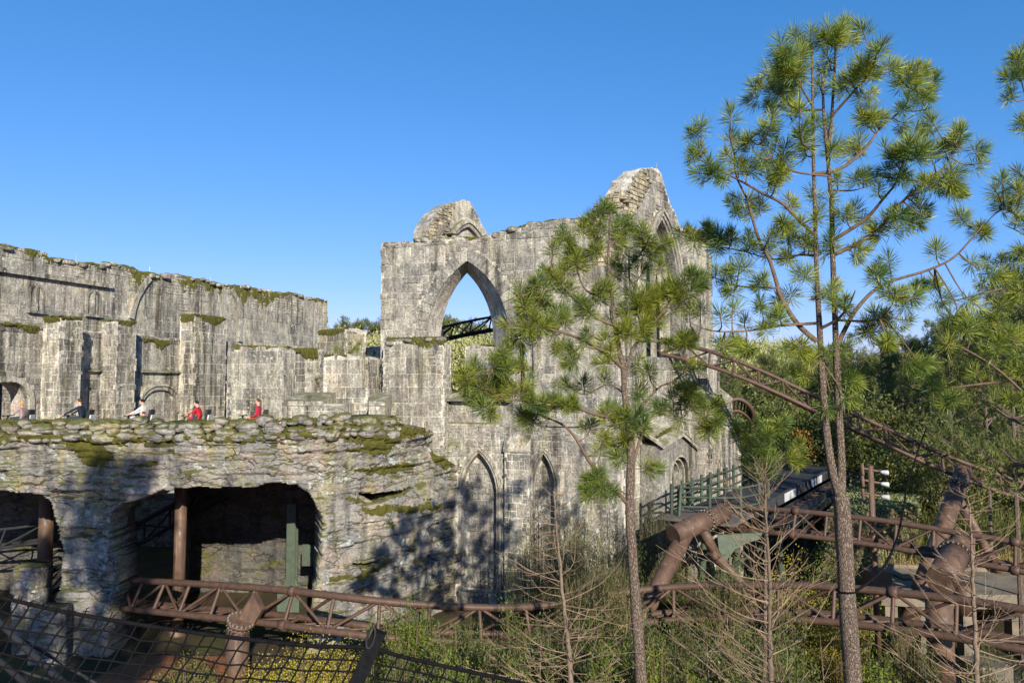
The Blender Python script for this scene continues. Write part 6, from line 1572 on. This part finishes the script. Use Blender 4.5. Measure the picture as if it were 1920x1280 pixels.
for px, yt_, Y, w_, mt, lab in ((850, 1140, 16.5, 150, 'leaf_olive', 'olive grey shrub at the bottom just right of the net post'), (930, 1185, 15.5, 150, 'leaf_olive', 'low olive shrub below the front track'), (1020, 1160, 17, 130, 'leaf_olive', 'olive shrub below the left bare sapling'), (1110, 1190, 15, 160, 'leaf_mid', 'mid green shrub at the foot of the shorter pine, left side'), (1215, 1150, 15, 130, 'leaf_mid', 'mid green shrub hiding the foot of the shorter pine'), (1280, 1105, 19, 110, 'leaf_mid', 'mid green shrub behind the front track right of the shorter pine'), (1330, 1200, 15, 150, 'leaf_mid', 'mid green shrub at the bottom left of the middle bare sapling'), (1385, 1230, 14.5, 140, 'leaf_olive', 'olive shrub below the middle bare sapling')):
    shrub('upright_shrub', lab, px, None, Y, w_, yt_, mt, 7500, .10, .32, 55, up=1.0)
for px, yt_, Y, w_, mt, lab, n in ((1300, 1010, 30.5, 120, 'leaf_mid', 'green bush under the T shaped support', 4500), (1380, 1030, 31.5, 120, 'leaf_dark', 'dark bush under the trestle', 4000), (1470, 1010, 31, 160, 'leaf_yellow', 'yellow green bush behind the mid height track left of the tall pine', 6000), (1545, 1000, 31.5, 130, 'leaf_green', 'bright green bush behind the tall pine trunk', 6000), (1610, 1005, 31, 110, 'leaf_green', 'bright green bush between the tall pine and the lamp pole', 5000), (1480, 1070, 28, 160, 'leaf_mid', 'mid green bush above the front track beside the tall pine', 5000),
                                  (1640, 1205, 19, 140, 'leaf_green', 'rounded bright green bush at the bottom right of the tall pine', 5500), (1790, 1235, 18, 130, 'leaf_mid', 'dark leaved bush at the bottom beside the right bare sapling', 3500), (1880, 1245, 17.5, 120, 'leaf_dark', 'dark bush in the bottom right corner', 3000), (1440, 1190, 19, 140, 'leaf_dark', 'dark bush at the foot of the middle bare sapling', 3000), (1730, 1200, 26, 60, 'leaf_mid', 'small green bush under the concrete slab', 900)):
    shrub('leafy_shrub', lab, px, None, Y, w_, yt_, mt, n, .10, .5, 40)
# thicket filling the slope below the viewpoint
rgt = random.Random(55)
where = ['below the net post', 'under the front track bend', 'in front of the first lancet', 'beside the left bare sapling', 'left of the shorter pine foot', 'right of the shorter pine foot', 'below the T shaped support', 'between the middle sapling and the tall pine', 'at the tall pine foot']
adj = ['leafy', 'wispy', 'dense', 'low', 'tall', 'ragged']
seen = {}
for row, (Y0, y0, n_) in enumerate(((24, 1125, 13), (20.5, 1150, 13), (17.5, 1172, 13), (15, 1205, 12))):
    for i in range(n_):
        px = 735 + (1500 - 735) * (i + rgt.random()) / n_; Y = Y0 + rgt.uniform(-1, 1); yt2 = y0 + rgt.uniform(-28, 26); mt = rgt.choice(['leaf_olive', 'leaf_olive', 'leaf_mid', 'leaf_mid', 'leaf_dark', 'leaf_dark', 'leaf_dark', 'leaf_green'])
        wi = where[min(8, int((px - 735) / (1560 - 735) * 9))]; col_ = {'leaf_olive': 'olive', 'leaf_mid': 'mid green', 'leaf_green': 'bright green', 'leaf_dark': 'dark green'}[mt]
        rw = ['farthest from the viewer', 'in the middle distance', 'nearer the viewer', 'along the bottom edge'][row]
        lab = '%s %s shrub %s, %s' % (adj[(i + row) % 6], col_, wi, rw)
        shrub('thicket_shrub', lab, px, None, Y, rgt.uniform(90, 150), yt2, mt, 4600, .085 if Y < 18 else .10, rgt.choice((.22, .3, .45)), 34, 'thicket on the slope below the viewpoint', up=1.0, seed=900 + row * 40 + i)
for i, (px, yt2, Y, mt, lab) in enumerate(((1010, 925, 29, 'leaf_olive', 'tall wispy olive shrub at the second lancet'), (1100, 960, 26, 'leaf_olive', 'wispy olive shrub in front of the hall left of the shorter pine trunk'), (1236, 960, 31.4, 'leaf_mid', 'mid green shrub in front of the hall beside the T shaped support'), (1165, 1030, 24.5, 'leaf_mid', 'mid green shrub crossing the shorter pine trunk'), (1352, 1035, 26, 'leaf_mid', 'mid green shrub in front of the right leg of the T shaped support'), (1400, 1050, 27, 'leaf_olive', 'olive shrub between the T shaped support and the middle sapling'), (1700, 1150, 22.6, 'leaf_mid', 'mid green shrub below the concrete slab'), (1850, 1190, 20, 'leaf_olive', 'olive shrub behind the right bare sapling'), (1560, 1060, 27, 'leaf_yellow', 'yellow green shrub behind the tall pine trunk above the front track'))):
    shrub('upright_shrub', lab, px, None, Y, 130, yt2, mt, 11000, .11, .2, 80, up=1.1, seed=700 + i)
for i, (px, yt2, Y, lab) in enumerate(((1130, 1188, 13.6, 'fresh green upright shrub at the bottom left of the shorter pine'), (1228, 1172, 13.4, 'fresh green upright shrub at the bottom right of the shorter pine'), (1290, 1222, 12.8, 'fresh green shrub at the bottom between the shorter pine and the middle sapling'), (1392, 1218, 13.2, 'fresh green shrub at the bottom just left of the middle sapling'), (850, 1190, 14.5, 'fresh green shrub at the bottom right of the net post'))):
    shrub('leafy_shrub', lab, px, None, Y, 95, yt2, 'leaf_green', 9000, .062, .34, 46, up=1.0, seed=1300 + i)
# reeds, straw and ivy
def blades(name, label, cat, region, n, mat, h, w, seed, kind='stuff', lean=.35, zf=None):
    rs = np.random.RandomState(seed); X = rs.uniform(region[0], region[1], n); Y = rs.uniform(region[2], region[3], n)
    Zg = ground_z(X, Y) if zf is None else zf(X, Y)
    D = unit(np.stack([rs.normal(size=n) * lean, rs.normal(size=n) * lean, np.ones(n)], -1)); S = unit(np.cross(D, rs.normal(size=(n, 3))))
    L = h * rs.uniform(.5, 1.2, n); V, Fc = rhombs(np.stack([X, Y, Zg], -1), D, S, L, np.full(n, w))
    o = obj(name, V, Fc, M[mat]); tag(o, label, cat); o['kind'] = kind; return o
blades('dry_reeds', 'dry straw coloured reeds behind the concrete slab', 'reeds', (17, 25, 33.5, 37.5), 5000, 'straw', 2.3, .05, 3, lean=.45)
blades('dark_reeds', 'dark green reeds below the sloping track at right', 'reeds', (17, 30, 37, 41), 7000, 'leaf_mid', 3.6, .07, 4, lean=.3)
blades('ground_cover', 'low weeds and grass on the soil below the tracks', 'grass', (-7, 20, 13, 33), 16000, 'leaf_mid', .3, .035, 5, lean=.7)
# ivy bank beside the trestle
bk = np.array([(15.4, 34.8), (20.6, 42.6), (27.5, 54), (23.6, 56), (12, 40), (12.5, 34)])
nb_ = 60; U, Vv = np.meshgrid(np.linspace(0, 1, nb_), np.linspace(0, 1, nb_))
Xb_ = 13.2 + 7.0 * U + 7.5 * Vv; Yb_ = 33.6 + 3.2 * U + 14 * Vv
Zb_ = (H - 6.0) * np.clip(np.minimum(U, 1 - U) * 9, 0, 1) ** .5 * np.clip(Vv * 7, 0, 1) ** .6 + .3 * fbm(Xb_ * .5, Yb_ * .5, s=5)
ii = np.arange(nb_ * nb_).reshape(nb_, nb_); fb = np.stack([ii[:-1, :-1], ii[:-1, 1:], ii[1:, 1:], ii[1:, :-1]], -1).reshape(-1, 4)
bank = obj('ivy_bank', np.stack([Xb_, Yb_, Zb_], -1).reshape(-1, 3), fb, M['soil']); tag(bank, 'steep bank covered in grey green creeper right of the trestle', 'bank')
M['creeper'] = mat_leaf('grey_green_creeper', (.25, .27, .13), (.13, .15, .07), .25, .7, 1.5)
rs = np.random.RandomState(8); u = rs.uniform(0, nb_ - 1.01, 26000); v = rs.uniform(0, nb_ - 1.01, 26000); i0 = u.astype(int); j0 = v.astype(int); fu = u - i0; fv = v - j0
G = np.stack([Xb_, Yb_, Zb_], -1); Pb = G[j0, i0] * ((1 - fu) * (1 - fv))[:, None] + G[j0, i0 + 1] * (fu * (1 - fv))[:, None] + G[j0 + 1, i0] * ((1 - fu) * fv)[:, None] + G[j0 + 1, i0 + 1] * (fu * fv)[:, None]
V, Fc = leaf_cloud(rs, Pb, .2, .6, .2); cr = obj('creeper', V, Fc, M['creeper'], bank); cr['kind'] = 'stuff'

# ------------------------------------------------------------------ bare saplings
def bare_tree(label, pts, Y, r0, r1, nb, seed, Lmax, updown=(.1, .9), yr=(0.0, 1.0), bias=.5):
    rg = random.Random(seed); P = catmull([at(x + rg.uniform(-3, 3), y, Y + rg.uniform(-.08, .08)) for x, y in pts], 8)
    P = [p + Vector((rg.uniform(-.012, .012), rg.uniform(-.012, .012), 0)) for p in P]
    b = P[0]; t = thing('bare_sapling', label, 'bare tree', (b.x, b.y, float(ground_z(b.x, b.y))))
    base = Vector((b.x, b.y, float(ground_z(b.x, b.y)))); P = [base] + P if base.z < b.z - .3 else P
    rad = [r0 + (r1 - r0) * (i / (len(P) - 1)) for i in range(len(P))]; V, Fc = noisy_tube(P, rad, 9, .12, seed); obj('trunk', V, Fc, M['bare_trunk'], t, smooth=True)
    z0, z1 = P[1].z, P[-1].z
    for i in range(nb):
        f = yr[0] + (yr[1] - yr[0]) * (i + rg.random()) / nb; k = min(len(P) - 2, max(1, int(f * (len(P) - 1)))); p = P[k].lerp(P[k + 1], rg.random())
        a = rg.uniform(0, 6.28)
        if (math.cos(a) > 0) == (rg.random() < bias): a = math.pi - a
        L = Lmax * (1.05 - .85 * f) * rg.uniform(.45, 1.1); up_ = rg.uniform(*updown)
        d = Vector((math.cos(a), math.sin(a) * .8, up_ * .8)).normalized(); A_ = Acc()
        e1 = p + d * L * .5 + Vector((rg.uniform(-.09, .09), rg.uniform(-.09, .09), rg.uniform(-.1, .06))) * L; e2 = p + d * L + Vector((rg.uniform(-.08, .08) * L, rg.uniform(-.08, .08) * L, .16 * L * rg.uniform(-.3, 1.3)))
        Q = catmull([p, e1, e2], 4); rb = .0042 + .0068 * L / Lmax
        A_.add(tube(Q, [rb * (1 - .75 * j / (len(Q) - 1)) for j in range(len(Q))], 4))
        for _ in range(rg.randrange(2, 7)):
            q = Q[rg.randrange(2, len(Q) - 1)]; dd_ = (d + Vector((rg.uniform(-.7, .7), rg.uniform(-.7, .7), rg.uniform(-.35, .5)))).normalized(); l = L * rg.uniform(.15, .4)
            m_ = q + dd_ * l * .5 + Vector((0, 0, .04 * l)); A_.add(tube([q, m_, q + dd_ * l + Vector((0, 0, .14 * l))], [rb * .5, rb * .4, rb * .2], 3))
        A_.build('branch', M['bare'], t)
    return t
bare_tree('bare twiggy sapling left of the shorter pine, against the hall', [(1078, 1330), (1068, 1230), (1058, 1120), (1047, 1010), (1040, 920)], 13.5, .058, .009, 115, 31, 2.0, (-.25, .75), (0, 1))
bare_tree('bare twiggy sapling standing between the two front pines', [(1448, 1330), (1445, 1200), (1443, 1080), (1438, 960), (1432, 885)], 12.5, .05, .008, 115, 32, 2.1, (.35, 1.3), bias=.68)
bare_tree('bare twiggy sapling in the bottom right corner', [(1832, 1330), (1828, 1220), (1824, 1100), (1818, 1000), (1814, 930)], 11.5, .045, .008, 80, 33, 1.7, (0, .9))
bare_tree('low bare bush of arching twigs left of the middle sapling', [(1330, 1330), (1325, 1260), (1322, 1200)], 14, .03, .01, 22, 34, 2.1, (.1, 1.0))
bare_tree('low bare bush of pale twigs by the front track', [(1010, 1330), (1012, 1260), (1015, 1190)], 14.5, .03, .01, 22, 35, 1.7, (-.2, .8))
# trees behind the viewpoint, out of frame, whose shade falls on the cliff and the foreground
for i, (x, y, h_, w_) in enumerate(((-7.5, 2.5, 19, .62), (-12, 4.5, 16, .6), (-3.5, -9, 24, .45), (-13, -1, 18, .6), (-5.5, -2.5, 14.5, .8), (-8, -6, 17, .7))):
    t = thing('pine_tree', 'pine standing behind the viewpoint, seen only by its shade', 'pine tree', (x, y, 0), 'pines behind the viewpoint')
    for me, nn in zip(KIND['pine'][i % 3], ('trunk', 'crown')):
        o = bpy.data.objects.new(nn, me); COL.objects.link(o); o.parent = t
    t.scale = (h_ * w_, h_ * w_, h_); t.rotation_euler = (0, 0, i)
# ------------------------------------------------------------------ rope net fence close to the camera
net = thing('net_fence', 'black rope net fence hung from a cable across the bottom left corner', 'net fence', tuple(at(300, 1300, 3.0)))
top_k = [(-60, 1106, 3.0), (0, 1119, 3.0), (120, 1146, 3.0), (260, 1170, 3.02), (400, 1190, 3.05), (520, 1204, 3.08), (600, 1211, 3.1), (690, 1214, 3.1), (760, 1232, 3.12), (860, 1254, 3.15), (960, 1276, 3.2), (1100, 1310, 3.25)]
TP = catmull([at(*k) for k in top_k], 8)
V, Fc = tube(TP, .0085, 8); obj('top_cable', V, Fc, M['rope'], net, smooth=True)
dsn = [0]
for i in range(len(TP) - 1): dsn.append(dsn[-1] + (TP[i + 1] - TP[i]).length)
Tn = np.array([list(p) for p in TP])
def top_at(s): return np.array([np.interp(s, dsn, Tn[:, k]) for k in range(3)])
rg = random.Random(9); cellw = .052; ncol = int(dsn[-1] / cellw); nrow = 14
grid = {}
for j in range(nrow):
    for i in range(ncol):
        p = top_at(i * cellw + j * -.012)
        sag = .045 * j
        grid[i, j] = Vector(p) + Vector((rg.uniform(-.006, .006) - .010 * j, -.012 * j + .01 * math.sin(i * .7 + j), -sag + rg.uniform(-.006, .006)))
A_ = Acc()
for i in range(ncol):
    P = [grid[i, j] for j in range(nrow)]; A_.add(tube(P, .0036, 5, False))
for j in range(1, nrow):
    P = [grid[i, j] for i in range(ncol)]; A_.add(tube(P, .0036, 5, False))
for (i, j), p in grid.items():          # knots and lashings
    if j == 0:
        for k in range(2): A_.add(tube([p + Vector((-.006 + k * .01, -.004, -.006)), p + Vector((0 + k * .012, -.002, .009 + rg.uniform(0, .012))), p + Vector((.01 + k * .01 + rg.uniform(-.01, .01), .004, .004 + rg.uniform(0, .02)))], .0024, 5))
    elif rg.random() < .8: A_.add(tube([p + Vector((-.005, -.003, -.004)), p + Vector((.005, .002, .005))], .0042, 5))
nm = A_.build('net_mesh', M['rope'], net, True); nm['kind'] = 'stuff'
# post with a snap hook
a, b, = at(712, 1183, 3.12), at(655, 1310, 2.95)
ax = (b - a).normalized(); sd = ax.cross(Vector((0, 1, 0))).normalized(); V = []
for p in (a, b):
    for s1, s2 in ((-1, -1), (1, -1), (1, 1), (-1, 1)): V.append(p + sd * (.028 * s1) + Vector((0, .02 * s2, 0)) + Vector((0, .0, 0)))
obj('post', V, [(0, 1, 2, 3), (7, 6, 5, 4), (0, 4, 5, 1), (1, 5, 6, 2), (2, 6, 7, 3), (3, 7, 4, 0)], M['rope'], net)
ring = [at(685 + 7 * math.cos(t_) + 13 * math.sin(t_) * .35 + 10, 1195 - 20 * math.sin(t_), 3.06) for t_ in np.linspace(0, 2 * math.pi, 21)]
V, Fc = tube(ring, .005, 8, False); obj('snap_hook', V, Fc, M['bolt_dark'] if 'bolt_dark' in M else M['dark_metal'], net, smooth=True)
# dark handrail structure below, behind the net
hr = thing('handrail', 'dark steel handrail bars behind the net at the lower left edge', 'handrail', tuple(at(60, 1250, 4.2)))
for p, q, r_ in (((-40, 1130, 4.6), (140, 1300, 4.0), .018), ((-40, 1205, 4.4), (70, 1300, 4.1), .016), ((-40, 1150, 4.6), (230, 1310, 4.6), .010), ((-40, 1235, 4.3), (180, 1300, 4.4), .010)):
    rod('bar', at(*p), at(*q), r_, M['dark_metal'], hr, 8)
# mulch bed by the support
o = obj('mulch_bed', [tuple(at(x, y, Y)) for x, y, Y in ()] or [(-14.2, 26.0, .62), (-10.4, 25.8, .62), (-10.2, 28.0, .66), (-13.8, 28.2, .66), (-15.2, 25.0, -.1), (-9.6, 24.8, -.1), (-9.2, 28.8, -.1), (-14.8, 29.0, -.1)], [(0, 1, 2, 3), (0, 4, 5, 1), (1, 5, 6, 2), (2, 6, 7, 3), (3, 7, 4, 0)], M['redsoil']); tag(o, 'reddish mulch mound below the front track behind the net', 'mulch')
for o in bpy.data.objects:
    if '_w' in o: del o['_w']
